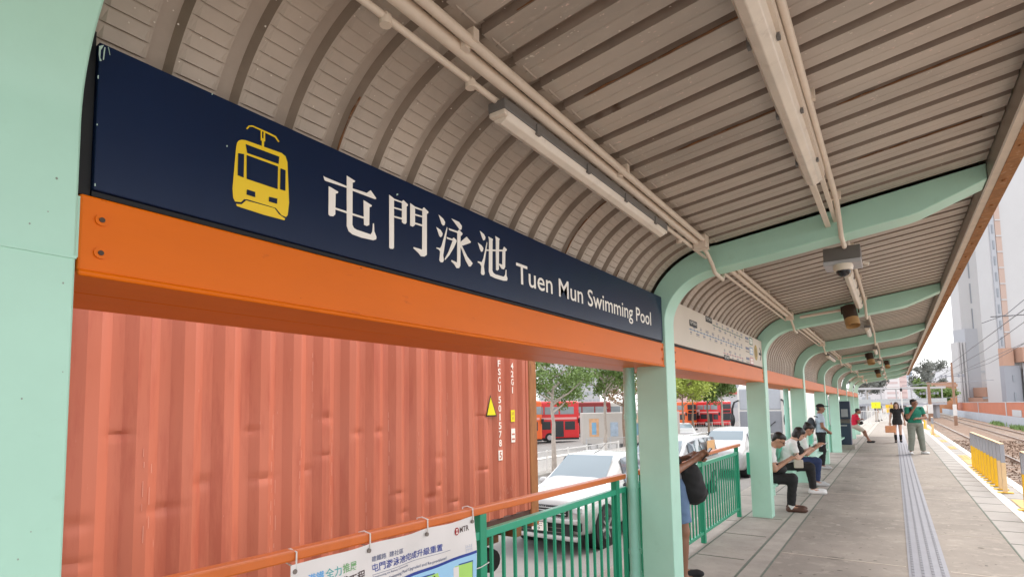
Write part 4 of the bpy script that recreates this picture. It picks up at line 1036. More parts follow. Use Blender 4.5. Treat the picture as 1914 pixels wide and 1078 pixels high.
rail_fence('roadside_fence', [tuple(ground_at(1262,62,-1.6)), tuple(ground_at(1385,62,-1.6))], 1.5, 'pale bar fence beneath the yellow-green trees', mat('fence_pale',(.55,.50,.46),.5,var=.1), step=.25)
def tree(px, depth, z, lab, h, cr, leafm, barkm, trunk_h, seed=1, n=2600, ls=.11, dens=1.0, lean=.0, group=None, loc=None, tr=.13):
    p = loc or ground_at(px, depth, z); rg = random.Random(seed)
    t = empty('tree', p, label=lab, cat='tree', group=group)
    b = MB(); tips = []
    top = Vector((lean, 0, h*.80))
    pts = [Vector((lean*i/6+rg.uniform(-.05,.05), rg.uniform(-.05,.05), h*.80*i/6)) for i in range(7)]; pts[0] = Vector((0,0,-.1))
    b.tube(pts, [tr*(1-.12*i) for i in range(7)], 9)
    for k in range(11):
        f = trunk_h/h + (0.8-trunk_h/h)*rg.random(); a = rg.uniform(0,6.283); base = Vector((lean*f/.8, 0, h*f)); L = cr*rg.uniform(.6,1.0)
        e = base + Vector((math.cos(a)*L, math.sin(a)*L, L*rg.uniform(.35,.9)))
        mid = base.lerp(e,.5)+Vector((0,0,-.08*L)); b.tube([base,mid,e], [tr*.42,tr*.25,tr*.08], 6); tips += [e, mid.lerp(e,.5)]
    tips += [pts[-1], pts[-2]]
    b.build('trunk', barkm, t)
    b = MB()
    cl = [(tp+Vector((rg.gauss(0,.3),rg.gauss(0,.3),rg.gauss(.1,.25)))*1.0, rg.uniform(.35,.8)*cr*.45) for tp in tips for _ in range(3)]
    for i in range(int(n*dens)):
        c, r = rg.choice(cl); d = Vector((rg.gauss(0,1),rg.gauss(0,1),rg.gauss(0,.75))); d = d.normalized()*r*rg.random()**.4
        q = c+d; s = ls*rg.uniform(.6,1.3); n1 = Vector((rg.gauss(0,1),rg.gauss(0,1),rg.gauss(0,1))).normalized(); n2 = n1.orthogonal().normalized()
        b.add([q-n1*s, q+n2*s*.5, q+n1*s, q-n2*s*.5], [(0,1,2,3)])
    b.build('crown', leafm, t, fix=False)
    return t
tree(1033, 25.5, -1.2, 'thin tree with pale trunk just right of the container corner', 5.6, 1.7, leaf1, bark, 2.7, 1, 4600, .075)
tree(1130, 33, -1.35, 'tree with greyish trunk standing before the grey poster trailer', 6.4, 2.6, leaf1, bark, 3.4, 2, 8500, .10)
tree(1165, 42, -1.4, 'reddish-leaved small tree beside the teal drain pipe', 6.0, 1.9, mat('leaf_red',(.26,.16,.08),.6,var=.3), barkb, 3.0, 13, 2000, .09)
tree(1276, 52, -1.6, 'leftmost yellow-green tree seen past the second column', 7.0, 2.4, leaf2, barkb, 3.0, 3, 6500, .13)
tree(1294, 56, -1.6, 'yellow-green tree with a bare brown trunk over the silver minivan', 8.0, 2.9, leaf2, barkb, 3.3, 4, 8000, .15)
tree(1322, 60, -1.6, 'darker green tree in the middle of the group', 8.0, 2.8, leaf1, barkb, 3.7, 5, 8000, .15)
tree(1349, 58, -1.6, 'green tree with a pinkish trunk at the right of the group', 7.4, 2.3, leaf1, bark, 3.5, 6, 6500, .14)
tree(1475, 75, -1.5, 'small green tree seen between two far columns', 7.4, 3.0, leaf1, barkb, 3.0, 8, 1800, .14)
def block(name, pxl, pxr, depth, z0, z1, thick, m, label, cat='building', group=None):
    a = at(pxl,753,depth); c = at(pxr,753,depth); wdt = (Vector((a.x,a.y,0))-Vector((c.x,c.y,0))).length
    t = empty(name, (a.x,a.y,z0), rz=math.atan2(c.y-a.y, c.x-a.x), label=label, cat=cat, group=group)
    MB().box((0,0,0),(wdt,thick,z1-z0)).build('wall', m, t)
    return t, wdt
def windows(t, wdt, cols, rows, z0, dz, ww, wh, m, x0=0, x1=None, name='window'):
    x1 = wdt if x1 is None else x1; s0 = None
    for r in range(rows):
        for c in range(cols):
            x = x0+(x1-x0)*(c+.5)/cols; z = z0+r*dz
            if s0 is None: s0 = MB().box((-ww/2,-.12,0),(ww/2,.02,wh)).build(name, m, t, loc=(x,0,z))
            else: o = s0.copy(); COL.objects.link(o); o.location = (x,0,z)
bw = mat('building_white', (.50,.495,.50), .8, var=.04, scale=.1)
bg_ = mat('building_grey', (.30,.31,.345), .8, var=.05, scale=.1)
bgl = mat('building_pale_grey', (.40,.41,.44), .8, var=.05, scale=.1)
bwin = mat('far_window', (.25,.27,.30), .3, var=.1)
bwinl = mat('far_window_pale', (.40,.42,.45), .4, var=.1)
brown = mat('building_brown', (.44,.27,.20), .8, var=.08)
brick = mat('brick_orange', (.46,.22,.11), .85, var=.12, scale=2)
for (l,r,d,h,lab) in ((1010,1042,240,28,'white far apartment block behind the thin tree'),(1046,1075,260,24,'pale far apartment block left of the grey trunk tree'),(1085,1122,250,20,'low pale far block between the two roadside trees')):
    t, w = block('apartment_block', l, r, d, -2, h, 12, bw, lab); windows(t, w, 5, 7, 3, 3.4, 1.2, 1.4, bwinl)
t, w = block('depot_building', 1352, 1383, 120, -2, 13, 10, bw, 'white and red striped building right of the yellow-green trees')
for z in (6.2,10.2): MB().box((0,-.12,z),(w,0,z+.9)).build('red_band', mat('band_red',(.60,.10,.11),.6,var=0), t)
windows(t, w, 3, 3, 3.4, 3.9, 1.0, 1.1, bwinl)
t, w = block('depot_building', 1285, 1352, 150, -2, 9, 10, mat('building_pink',(.60,.40,.38),.8,var=.05), 'low pinkish building behind the tree group'); windows(t, w, 6, 2, 3, 3.5, 1.2, 1.2, bwin)
t, w = block('apartment_block', 1500, 1535, 150, -2, 22, 10, bw, 'white building with dark windows between far columns'); windows(t, w, 4, 5, 3, 3.4, 1.6, 1.8, bwin)
t, w = block('apartment_block', 1462, 1492, 170, -2, 10, 10, mat('building_cream',(.62,.52,.42),.8,var=.05), 'low cream building beside the coach'); windows(t, w, 4, 2, 3, 3.4, 1.2, 1.4, bwin)

# ================================================================== RIGHT BACKGROUND
t = empty('blue_hoarding', (9.9,0,TZ), label='pale blue corrugated metal fence beyond the tracks', cat='fence')
b = MB(); vs = []; n = 800
for i in range(n):
    y = 20+i*.25; x = .05*(i%2)
    vs += [(x,y,-.2),(x,y,1.0)]
b.add(vs, [(2*i,2*i+2,2*i+3,2*i+1) for i in range(n-1)]); b.box((.05,20,-.2),(.12,219,.98)); b.build('sheet', mat('pale_blue_metal',(.46,.50,.56),.5,var=.08,scale=.6), t)
t = empty('orange_hoarding', (14.0,60,TZ), label='terracotta hoarding wall with white posts behind the pale blue fence', cat='wall')
MB().box((0,0,0),(.2,150,2.35)).build('wall', mat('hoarding_orange',(.50,.15,.07),.7,var=.1,scale=.4), t)
MB().box((-.05,0,2.35),(.25,150,2.45)).build('coping', bw, t)
for y in (35,52,86): MB().box((-.06,y,0),(.0,y+.7,2.4)).build('post', bw, t)
MB().box((-.08,40,.4),(.0,47,1.3)).build('white_panel', bw, t)
rg = random.Random(8); b = MB()
for i in range(900):
    y = rg.choice([62,70,84,48])+rg.gauss(0,2.2); x = 9.6+rg.gauss(0,.18); hh = rg.uniform(.15,.5); a = rg.uniform(0,6.28)
    dx, dy = math.cos(a)*.07, math.sin(a)*.07; b.add([(x-dx,y-dy,TZ-.1),(x+dx,y+dy,TZ-.1),(x+rg.uniform(-.15,.15),y+rg.uniform(-.2,.2),TZ-.1+hh)],[(0,1,2)])
o = b.build('trackside_weeds', mat('weed',(.20,.30,.10),.8,var=.3), fix=False); o['kind'] = 'stuff'
# towers
D = 150; S_ = D/F
def zt(py): return H + (753-py)*S_
t, w = block('white_tower', 1809, 1873, D, -2, 150, 3, bw, 'tall plain white tower with grey fins and a brown balcony at its foot')
MB().box((-.1,-1.0,0),(3.4,3,zt(617)+2)).build('grey_wing', bgl, t)
for x in (-2.6,-1.9,-1.0): MB().box((x,-1.4,0),(x+.45,1,zt(642)+2)).build('fin', bw, t)
MB().box((.9,-5,zt(745)+2),(7.4,0,zt(728)+2)).build('balcony', brown, t)
b = MB()
for i in range(14): b.box((1.0+i*.46,-4.95,zt(728)+2),(1.05+i*.46,-4.9,zt(723)+2))
b.box((.9,-4.97,zt(723)+2),(7.4,-4.88,zt(723)+2.12)); b.build('balcony_railing', bgl, t)
MB().box((-.9,-6,zt(760)+2),(4.8,-1,zt(746)+2)).build('podium', brown, t); MB().box((-.9,-6.05,zt(749)+2),(1.8,-5.9,zt(745.5)+2)).build('podium_railing', bgl, t)
MB().box((4.8,-3.5,0),(6.0,-2.5,zt(745)+2)).build('pillar', bgl, t)
MB().box((3.5,-.1,zt(700)+2),(5.3,.05,zt(696)+2)).build('vent', bwinl, t)
for py in range(40,700,48):
    MB().box((3.1,-.15,zt(py)+2),(3.3,.02,zt(py-38)+2)).build('window_slot', bwin, t)
for py in (410,500,590): MB().bar((5.8,-.1,zt(py)+2),(6.9,-.1,zt(py-14)+2),.12,.16).build('bracket', bwinl, t)
D2 = 135; S2 = D2/F
def z2(py): return H + (753-py)*S2 + 2
t, w = block('grey_brown_tower', 1874, 1990, D2, -2, 150, 4, bw, 'tall tower with a brown window strip and grey-blue lower wall')
MB().box((0,-1.2,0),(4.0,0,z2(688))).build('lower_wall', bg_, t)
MB().box((0,-1.25,z2(688)),(2.6,0,z2(655))).build('brown_panel', brown, t)
MB().box((1.6,-.35,z2(655)),(3.0,0,152)).build('brown_strip', mat('brown_strip',(.46,.34,.29),.8,var=.1), t)
MB().box((.3,-.3,z2(655)),(1.5,0,152)).build('grey_strip', bgl, t)
for i in range(34): MB().box((.7,-.42,z2(650)+i*4),(1.1,-.28,z2(650)+i*4+2.2)).build('window', bwin, t); 
for i in range(34): MB().box((1.6,-.5,z2(650)+i*4.0+3.2),(3.0,-.34,z2(650)+i*4+3.5)).build('ledge', bw, t)
MB().box((3.2,-3.0,z2(682)),(12,-.2,z2(655))).build('brown_overhang', brown, t); MB().box((4.2,-2.6,0),(5.0,-1.6,z2(684))).build('pillar', bw, t); MB().box((5.1,-2.4,z2(727)),(12,-1.2,z2(690))).build('dark_window', bwinl, t)
MB().box((5.1,-2.5,0),(12,-1.2,z2(729))).build('base_wall', bw, t)
for (x,p0,p1) in ((1.9,718,706),(1.95,757,738)): MB().box((x,-1.35,z2(p0)),(x+.4,-1.1,z2(p1))).build('window', bwin, t)
# brick building, trees, footbridge, distant towers
t, w = block('brick_building', 1765, 1790, 140, -2, H+(753-716)*140/F, 6, brick, 'orange brick block beside the track pole'); MB().box((-.2,-.2,6.6+.9),(w+.2,6,7.3+.9)).build('cornice', brown, t)
tree(0,0,0,'large grey-green tree behind the footbridge',16,6.5,leaf3,bark,7,21,4200,.42,loc=tuple(ground_at(1736,200,-2)),tr=.4)
tree(0,0,0,'small bushy green tree left of the brick block',6.0,3.4,leaf1,bark,2.5,22,2600,.35,loc=tuple(ground_at(1748,120,-1.5)),tr=.2)
tree(0,0,0,'far grey tree on the left of the footbridge',15,7,leaf3,bark,6,23,3000,.5,loc=tuple(ground_at(1622,210,-2)),tr=.3)
t, w = block('apartment_block', 1656, 1684, 330, -2, 20, 14, mat('far_pale',(.66,.62,.62),.8,var=0), 'white far apartment block with thin window bands behind the footbridge')
for i in range(6): MB().box((1.2,-.2,3+i*3),(w-1.2,.0,4.2+i*3)).build('window_band', mat('far_band',(.56,.44,.43),.8,var=0), t)
t, w = block('apartment_block', 1684, 1698, 335, -2, 23, 14, mat('far_pink',(.62,.48,.46),.8,var=0), 'pink far apartment block beside the white one')
for i in range(6): MB().box((.5,-.2,3+i*3.2),(w-.5,.0,4.0+i*3.2)).build('window_band', mat('far_pink_b',(.52,.38,.37),.8,var=0), t)
t, w = block('far_tower', 1694, 1709, 420, -2, 44, 14, mat('far_blue',(.42,.47,.54),.8,var=.03), 'slim grey-blue far tower at the canopy edge'); MB().box((w*.6,-.3,0),(w*.75,0,46)).build('dark_strip', bg_, t)
for (l,r,h,lab) in ((1712,1726,18,'low pale far block left of the large tree'),(1610,1650,13,'long low pale far block under the canopy end'),(1760,1790,26,'pale far block behind the brick building')):
    t, w = block('apartment_block', l, r, 380, -2, h, 12, mat('far_pale2',(.60,.60,.62),.8,var=.02), lab)
    for i in range(3): MB().box((.8,-.2,3+i*3.6),(w-.8,0,4.4+i*3.6)).build('window_band', bwinl, t)
a, c = at(1600,727,95), at(1768,727,95)
t = empty('footbridge', (a.x,a.y,0), rz=math.atan2(c.y-a.y,c.x-a.x), label='white footbridge crossing beyond the platform end', cat='footbridge'); Lb = (Vector((a.x,a.y))-Vector((c.x,c.y))).length
zb = a.z
MB().box((-14,0,zb-.1),(Lb,3,zb+.22)).build('roof', bw, t); MB().box((-14,0,zb-2.9),(Lb,3,zb-2.55)).build('deck', bgl, t); MB().box((-14,-.05,zb-2.5),(Lb,0,zb-1.75)).build('parapet', mat('parapet',(.50,.52,.52),.6,var=.1), t)
for i in range(12): MB().box((-14+i*2.6,.0,zb-2.55),(-13.85+i*2.6,.15,zb-.1)).build('post', bw, t)
for x in (1.5,8.5,14.2): MB().box((x,1,-2.2),(x+.6,1.8,zb-2.9)).build('pillar', bgl, t)
# overhead line poles
def pole(px, depth, pytop, lab, r=.13, arm=True):
    p = ground_at(px, depth, TZ); zt_ = H+(753-pytop)*depth/F
    t = empty('overhead_line_pole', p, label=lab, cat='pole')
    MB().tube([(0,0,-.3),(0,0,1.4),(0,0,1.45),(0,0,zt_-TZ)], [r*1.3,r*1.3,r,r*.75], 12).build('pole', mat('pole_brown',(.30,.17,.11),.7,var=.15), t)
    MB().tube([(0,0,1.0),(0,0,2.3)], r*1.45, 12).build('sleeve', whitep, t)
    if arm:
        h = zt_-TZ
        MB().bar((-1.1,0,h-1.6),(1.1,0,h-1.6),.09,.09).bar((-4.8,0,h-2.5),(3.6,0,h-2.2),.06,.06).bar((-3.6,.0,h-2.6),(0,0,h-1.2),.03,.03).build('cross_arm', bg_, t)
        for x in (-1.0,-.6,.6,1.0): MB().tube([(x,0,h-1.75),(x,0,h-1.4)],.09,8).build('insulator', bg_, t)
    return t, p
pole(1784, 64, 679, 'brown overhead line pole with white sleeve beside the brick block')
pole(1738, 80, 716, 'orange-brown pole right behind the man in the green shirt', .22, arm=True)
wm = mat('wire', (.10,.10,.11), .6, var=0)
def wire(pts, r, lab, group='overhead wires above the tracks'):
    o = MB().tube(pts, r, 6).build('overhead_wire', wm); tag(o, lab, 'wire', group)
def P_(px,py,d): return at(px,py,d)
wire([(5.0,-4,6.0),(4.6,30,5.4),(4.4,64,5.1),(3.5,150,5.2)], .018, 'lowest overhead wire over the nearest track')
wire([(7.6,-4,6.0),(7.6,35,5.6),(7.0,90,5.4),(6,160,5.5)], .018, 'overhead wire over the second track')
wire([P_(1914,642,40),P_(1850,678,55),P_(1786,700,64)], .02, 'short wire running from the right picture edge down to the pole')
wire([P_(1914,602,40),P_(1840,655,52),P_(1740,712,80)], .022, 'uppermost slanting wire left of the white tower')
wire([P_(1914,588,30),P_(1852,592,30)], .03, 'horizontal arm wire crossing in front of the tower')
wire([P_(1914,560,31),P_(1880,588,31),P_(1835,604,31)], .02, 'angled stay wire in front of the brown strip')
# platform barriers
gy = mat('barrier_grey', (.36,.37,.41), .5, var=.05); yy_ = mat('barrier_yellow', (.86,.50,.015), .45, var=.06); yp = mat('barrier_faded', (.78,.55,.30), .5, var=.08)
def barrier(y0, n, dy, lab, x=1.60, faded=2):
    t = empty('platform_barrier', (x,y0,0), label=lab, cat='barrier', group='yellow and grey barrier rows at the platform edge')
    for i in range(n):
        y = i*dy
        p_ = MB().box((-.032,y-.03,.0),(.032,y+.03,.56)).build('post', yp if i < faded else yy_, t, bevel=.003)
        MB().box((-.032,y-.03,.561),(.032,y+.03,.90)).build('grey_top', gy, p_, bevel=.003)
        bp = MB().box((-.11,y-.06,.006),(.11,y+.06,.022)).build('base_plate', yy_, p_, bevel=.003)
    MB().box((-.03,-.03,.90),(.03,(n-1)*dy+.03,.912)).build('top_strip', yp, t)
barrier(13.75, 11, .50, 'yellow and grey barrier row standing at the platform edge, nearest whole one')
barrier(6.9, 9, .60, 'barrier row cut off by the right picture edge')
barrier(44, 7, .5, 'small far yellow barrier row past the man in green')
barrier(36.5, 3, .5, 'short far yellow barrier row just right of the man in green')

# ================================================================== PLATFORM END THINGS
t = empty('ticket_machine', (-1.74,24.6,0), label='dark blue ticket machine on a pale plinth under the canopy', cat='ticket machine')
mb_ = mat('machine_navy', (.03,.045,.085), .4, var=.05)
MB().box((-.45,-.25,.0),(.45,.6,.16)).build('plinth', concl, t)
MB().box((-.36,0,.16),(.34,.55,1.02)).build('cabinet', mb_, t, bevel=.02)
MB().box((-.36,.18,1.02),(.34,.55,1.80)).build('upper_cabinet', mb_, t, bevel=.02)
MB().box((-.35,-.02,1.0),(.33,.25,1.10),0,Matrix.Rotation(R(18),3,'X')).build('shelf', greybox, t, bevel=.01)
MB().box((-.28,.17,1.18),(-.04,.18,1.52)).build('screen', mat('screen_blue',(.16,.35,.45),.3,var=.3), t); MB().box((.04,.17,1.20),(.26,.18,1.50)).build('notice', bgl, t)
MB().box((-.24,-.012,.86),(.22,0,.90)).build('slot', greyboxl, t)
t = empty('map_panel', (-1.95,23.4,0), label='grey noticeboard with a lime green poster behind the man in a cap', cat='noticeboard')
MB().box((-.03,-.1,.9),(.03,1.7,2.0)).build('frame', greyboxl, t, bevel=.01); MB().box((.031,0,.95),(.036,1.6,1.95)).build('glass', mat('board_glass',(.36,.42,.38),.15,var=.1), t); MB().box((.037,.0,.98),(.041,.7,1.35)).build('poster', mat('poster_lime',(.45,.60,.06),.6,var=.2), t)
MB().tube([(0,-.1,0),(0,-.1,.9)],.03,8).build('leg', greyboxl, t); MB().tube([(0,1.7,0),(0,1.7,.9)],.03,8).build('leg', greyboxl, t)
t = empty('teal_wall_panel', (-1.92,22.9,0), label='teal half-height wall panel below the noticeboard', cat='panel'); MB().box((-.04,0,.05),(.04,4.0,.85)).build('panel', teal, t, bevel=.01); MB().box((-.05,-.04,0),(.05,.04,.9)).build('post', teal, t)
# yellow sign, lamp post and railings at the platform end
p = ground_at(1637, 50, 0)
t = empty('yellow_sign', p, label='yellow rectangular sign on a thin post beyond the canopy', cat='sign'); MB().tube([(0,0,0),(0,0,2.1)],.03,8).build('post', greyboxl, t); MB().box((-.35,-.04,1.25),(.35,-.0,1.80)).build('board', mat('sign_lemon',(.80,.80,.02),.5,var=.05), t)
b = MB(); text_mb('!', b, (-.03,-.042,1.35), ax=(1,0,0), w=.05, h=.3, thick=.001); b.build('mark', ochre, t)
p = ground_at(1686, 58, 0)
t = empty('lamp_post', p, label='slim white lamp post with a small black camera on top', cat='lamp post'); MB().tube([(0,0,0),(0,0,3.2)],[.07,.05],10).build('post', whitep, t); MB().tube([(-1.2,0,3.25),(0,0,3.2)],.03,8).build('arm', whitep, t); MB().ell((0,0,3.05),(.12,.12,.2),12).build('camera', black, t)
for i,(px0,px1,d,lab) in enumerate(((1606,1640,44,'white rail fence across the left of the platform end'),(1640,1664,60,'grey rail fence on the ramp beyond the platform end'))):
    rail_fence('end_fence', [tuple(ground_at(px0,d,0)), tuple(ground_at(px1,d,0))], 1.1, lab, whitep, step=.14, post=.9)
p = ground_at(1660,70,0); t = empty('road_sign', p, label='small yellow warning board at the ramp', cat='sign'); MB().box((-.3,0,.5),(.3,.05,1.5)).build('board', yy_, t); MB().tube([(0,.03,0),(0,.03,.6)],.04,8).build('post', greyboxl, t)
b = MB().box((-2.6,62,-1.2),(1.98,200,-.02)); struct('ramp', b, roadp)

# ================================================================== PEOPLE
def surfnet(D, org, h):
    S = D < 0
    c = [S[i:i+S.shape[0]-1 or None, j:j+S.shape[1]-1 or None, k:k+S.shape[2]-1 or None][:S.shape[0]-1,:S.shape[1]-1,:S.shape[2]-1] for i in (0,1) for j in (0,1) for k in (0,1)]
    a = c[0].copy(); o = c[0].copy()
    for q in c[1:]: a &= q; o |= q
    act = o & ~a; I = np.argwhere(act); idx = -np.ones(act.shape, int); idx[act] = np.arange(len(I))
    P = np.zeros((len(I),3)); C = np.zeros(len(I)); co = [(i,j,k) for i in (0,1) for j in (0,1) for k in (0,1)]
    val = {q: D[I[:,0]+q[0], I[:,1]+q[1], I[:,2]+q[2]] for q in co}
    for q in co:
        for ax in range(3):
            if q[ax] == 0:
                r = list(q); r[ax] = 1; r = tuple(r); d0, d1 = val[q], val[r]; m = (d0 < 0) != (d1 < 0)
                tt = np.where(m, d0/np.where(m, d0-d1, 1), 0); p = np.array(q, float)[None].repeat(len(I), 0); p[:,ax] += tt
                P[m] += p[m]; C[m] += 1
    P = (P/C[:,None] + I)*h + org
    F_ = []
    for ax in range(3):
        s0 = [slice(None)]*3; s1 = [slice(None)]*3; s0[ax] = slice(0,-1); s1[ax] = slice(1,None)
        X = np.argwhere(S[tuple(s0)] != S[tuple(s1)]); u, v = (ax+1)%3, (ax+2)%3
        X = X[(X[:,u] > 0) & (X[:,v] > 0) & (X[:,u] < D.shape[u]-1) & (X[:,v] < D.shape[v]-1)]
        def at_(du, dv): Y = X.copy(); Y[:,u] -= du; Y[:,v] -= dv; return idx[Y[:,0],Y[:,1],Y[:,2]]
        q = np.stack([at_(1,1), at_(0,1), at_(0,0), at_(1,0)], 1)
        flip = ~S[X[:,0],X[:,1],X[:,2]]; q[flip] = q[flip][:,::-1]; F_.append(q)
    return P, np.concatenate(F_)
def sdf_mesh(name, prims, m, parent, h=.012, k=.03, wr=0, cuts=()):
    """prims: ('c', a, b, ra, rb[, cap]) tapered limb or ('e', centre, radii, rot or None)"""
    lo = np.array([1e9]*3); hi = -lo
    for p in prims:
        if p[0] == 'c':
            for q, r in ((p[1],p[3]),(p[2],p[4])): lo = np.minimum(lo, np.array(q)-r); hi = np.maximum(hi, np.array(q)+r)
        else: lo = np.minimum(lo, np.array(p[1])-max(p[2])); hi = np.maximum(hi, np.array(p[1])+max(p[2]))
    lo -= 3*h+.01; hi += 3*h+.01
    n = np.ceil((hi-lo)/h).astype(int)+1
    D = np.full(n, 1.0)
    ax = [lo[i]+h*np.arange(n[i]) for i in range(3)]
    for p in prims:
        if p[0] == 'c': a, b = np.array(p[1],float), np.array(p[2],float); R_ = max(p[3],p[4]); l_, h_ = np.minimum(a,b)-R_, np.maximum(a,b)+R_
        else: a = np.array(p[1],float); R_ = max(p[2]); l_, h_ = a-R_, a+R_
        mg = k*1.5+3*h; s = [slice(max(0,int((l_[i]-mg-lo[i])/h)), min(n[i],int((h_[i]+mg-lo[i])/h)+2)) for i in range(3)]
        X, Y, Z = np.meshgrid(ax[0][s[0]], ax[1][s[1]], ax[2][s[2]], indexing='ij'); Q = np.stack([X,Y,Z], -1)
        if p[0] == 'c':
            ab = b-a; t_ = np.clip(((Q-a)@ab)/max(ab@ab,1e-9), 0, 1); d = np.linalg.norm(Q-a-t_[...,None]*ab, axis=-1) - (p[3]+(p[4]-p[3])*t_)
            if len(p) > 5 and p[5]: u_ = ab/np.linalg.norm(ab); d = np.maximum(d, (Q-b)@u_)
        else:
            V = Q-a
            if p[3] is not None: V = V@np.array(p[3])
            r = np.array(p[2],float); k0 = np.linalg.norm(V/r, axis=-1); k1 = np.linalg.norm(V/(r*r), axis=-1); d = k0*(k0-1)/np.maximum(k1,1e-6)
        if wr: d = d + wr*(np.sin(Q[...,2]*55+Q[...,0]*30)*np.sin(Q[...,1]*40+Q[...,2]*23)+.6*np.sin(Q[...,0]*71+Q[...,2]*31+Q[...,1]*17))
        o = D[tuple(s)]; hh = np.clip(.5+.5*(o-d)/k, 0, 1); D[tuple(s)] = o*(1-hh)+d*hh - k*hh*(1-hh)
    if cuts:
        X, Y, Z = np.meshgrid(*ax, indexing='ij'); Q = np.stack([X,Y,Z], -1)
        for c0, nn in cuts: D = np.maximum(D, (Q-np.array(c0))@np.array(nn))
    P, F_ = surfnet(D, lo, h)
    me = bpy.data.meshes.new(name); me.from_pydata(P.tolist(), [], F_.tolist()); me.materials.append(m)
    me.polygons.foreach_set('use_smooth', [True]*len(me.polygons)); me.update()
    o = bpy.data.objects.new(name, me); COL.objects.link(o); o.parent = parent; return o
V3 = lambda *a: np.array(a, float)
def person(loc, rz, label, J, sk=skin, top=None, bottom=None, sleeve=.55, leglen=1.0, shoe=None, hair=('short', hairm), h=.013, fat=1.0, look=0, nod=0, hands=True, skirt=None, scale=1.0, socks=None, glasses=False, group=None, collar=.02):
    t = empty('person', loc, rz=rz, label=label, cat='person', group=group); t.scale = (scale,)*3
    J = {k_: np.array(v, float) for k_, v in J.items()}
    hd = J['head']; nk = J['neck']; f = fat
    Rm = (Matrix.Rotation(look,3,'Z') @ Matrix.Rotation(-nod,3,'X')); Rn = np.array(Rm)
    T = lambda x,y,z: hd + Rn@V3(x,y,z)
    body = [('e', T(0,-.008,.028), (.076,.095,.088), Rn), ('e', T(0,.028,-.045), (.056,.062,.066), Rn), ('c', T(0,.088,.012), T(0,.107,-.022), .010, .014),
            ('e', T(0,.085,-.052), (.026,.012,.010), Rn), ('e', T(0,.060,-.090), (.028,.026,.022), Rn), ('e', T(.078,-.008,-.012), (.012,.022,.034), Rn), ('e', T(-.078,-.008,-.012), (.012,.022,.034), Rn),
            ('c', T(0,-.02,-.05), nk, .052, .058)]
    ch, pv = J['chest'], J['pelvis']; w = (ch+pv)/2
    sh = {s_: J['sh'+s_] for s_ in 'LR'}
    body += [('c', sh['L'], sh['R'], .050*f, .050*f), ('c', nk, ch, .062, .10*f), ('e', ch, (.155*f,.105*f,.17), None), ('e', w, (.135*f,.10*f,.16), None), ('e', pv, (.155*f,.115*f,.12), None)]
    for s_ in 'LR':
        el, wr_, hp, kn, an, to = (J[q+s_] for q in ('el','wr','hip','kn','an','to'))
        body += [('c', sh[s_], el, .048*f, .040*f), ('c', el, wr_, .040*f, .026), ('c', hp, kn, .082*f, .056*f), ('c', kn, an, .054*f, .036), ('c', an+V3(0,-.02,-.02), to, .036, .030)]
        body += [('e', kn*.68+an*.32+V3(0,-.012,0), (.048*f,.052*f,.11), None)]
        fd = J.get('hd'+s_); 
        if fd is None: fd = wr_-el
        fd = fd/np.linalg.norm(fd); side = np.cross(fd, V3(0,0,1)); side = side/max(np.linalg.norm(side),1e-6); upv = np.cross(side, fd); pn = J.get('palm'+s_, upv); pn = pn/np.linalg.norm(pn); sd_ = np.cross(fd, pn)
        pc = wr_+fd*.045
        body += [('c', wr_, wr_+fd*.075, .026, .032)]
        for i,(off,L1) in enumerate(((-.030,.036),(-.010,.042),(.010,.040),(.029,.032))):
            a = wr_+fd*.085+sd_*off; b1 = a+fd*L1*.9-pn*.012; b2 = b1+fd*L1*.35-pn*L1*.75
            body += [('c', a, b1, .0105, .0095), ('c', b1, b2, .0095, .008)]
        sgn2 = -1 if s_ == 'L' else 1
        a = wr_+fd*.03-sd_*.028*sgn2; body += [('c', a, a+fd*.035-sd_*.03*sgn2-pn*.015, .013, .011), ('c', a+fd*.035-sd_*.03*sgn2-pn*.015, a+fd*.062-sd_*.026*sgn2-pn*.03, .011, .009)]
    sdf_mesh('body', body, sk, t, h=h, k=.022)
    eye = MB()
    for x in (-.032,.032): MB().ell(T(x,.083,.004), (.013,.008,.007), 8).build('eye', black, t); MB().ell(T(x,.086,.026), (.018,.006,.004), 8).build('eyebrow', hair[1], t)
    MB().ell(T(0,.094,-.052), (.022,.005,.005), 8).build('lips', mat('lips',(.40,.14,.11),.5,var=0), t)
    if glasses:
        b = MB()
        for x in (-.034,.034): b.tube([T(x+.026*math.cos(a),.098,.004+.02*math.sin(a)) for a in [i*math.pi/6 for i in range(13)]], .003, 5)
        b.tube([T(-.01,.1,.008),T(.01,.1,.008)],.003,5); b.tube([T(.06,.09,.008),T(.08,0,.0)],.003,5); b.tube([T(-.06,.09,.008),T(-.08,0,.0)],.003,5); b.build('glasses', black, t)
    hk, hm = hair
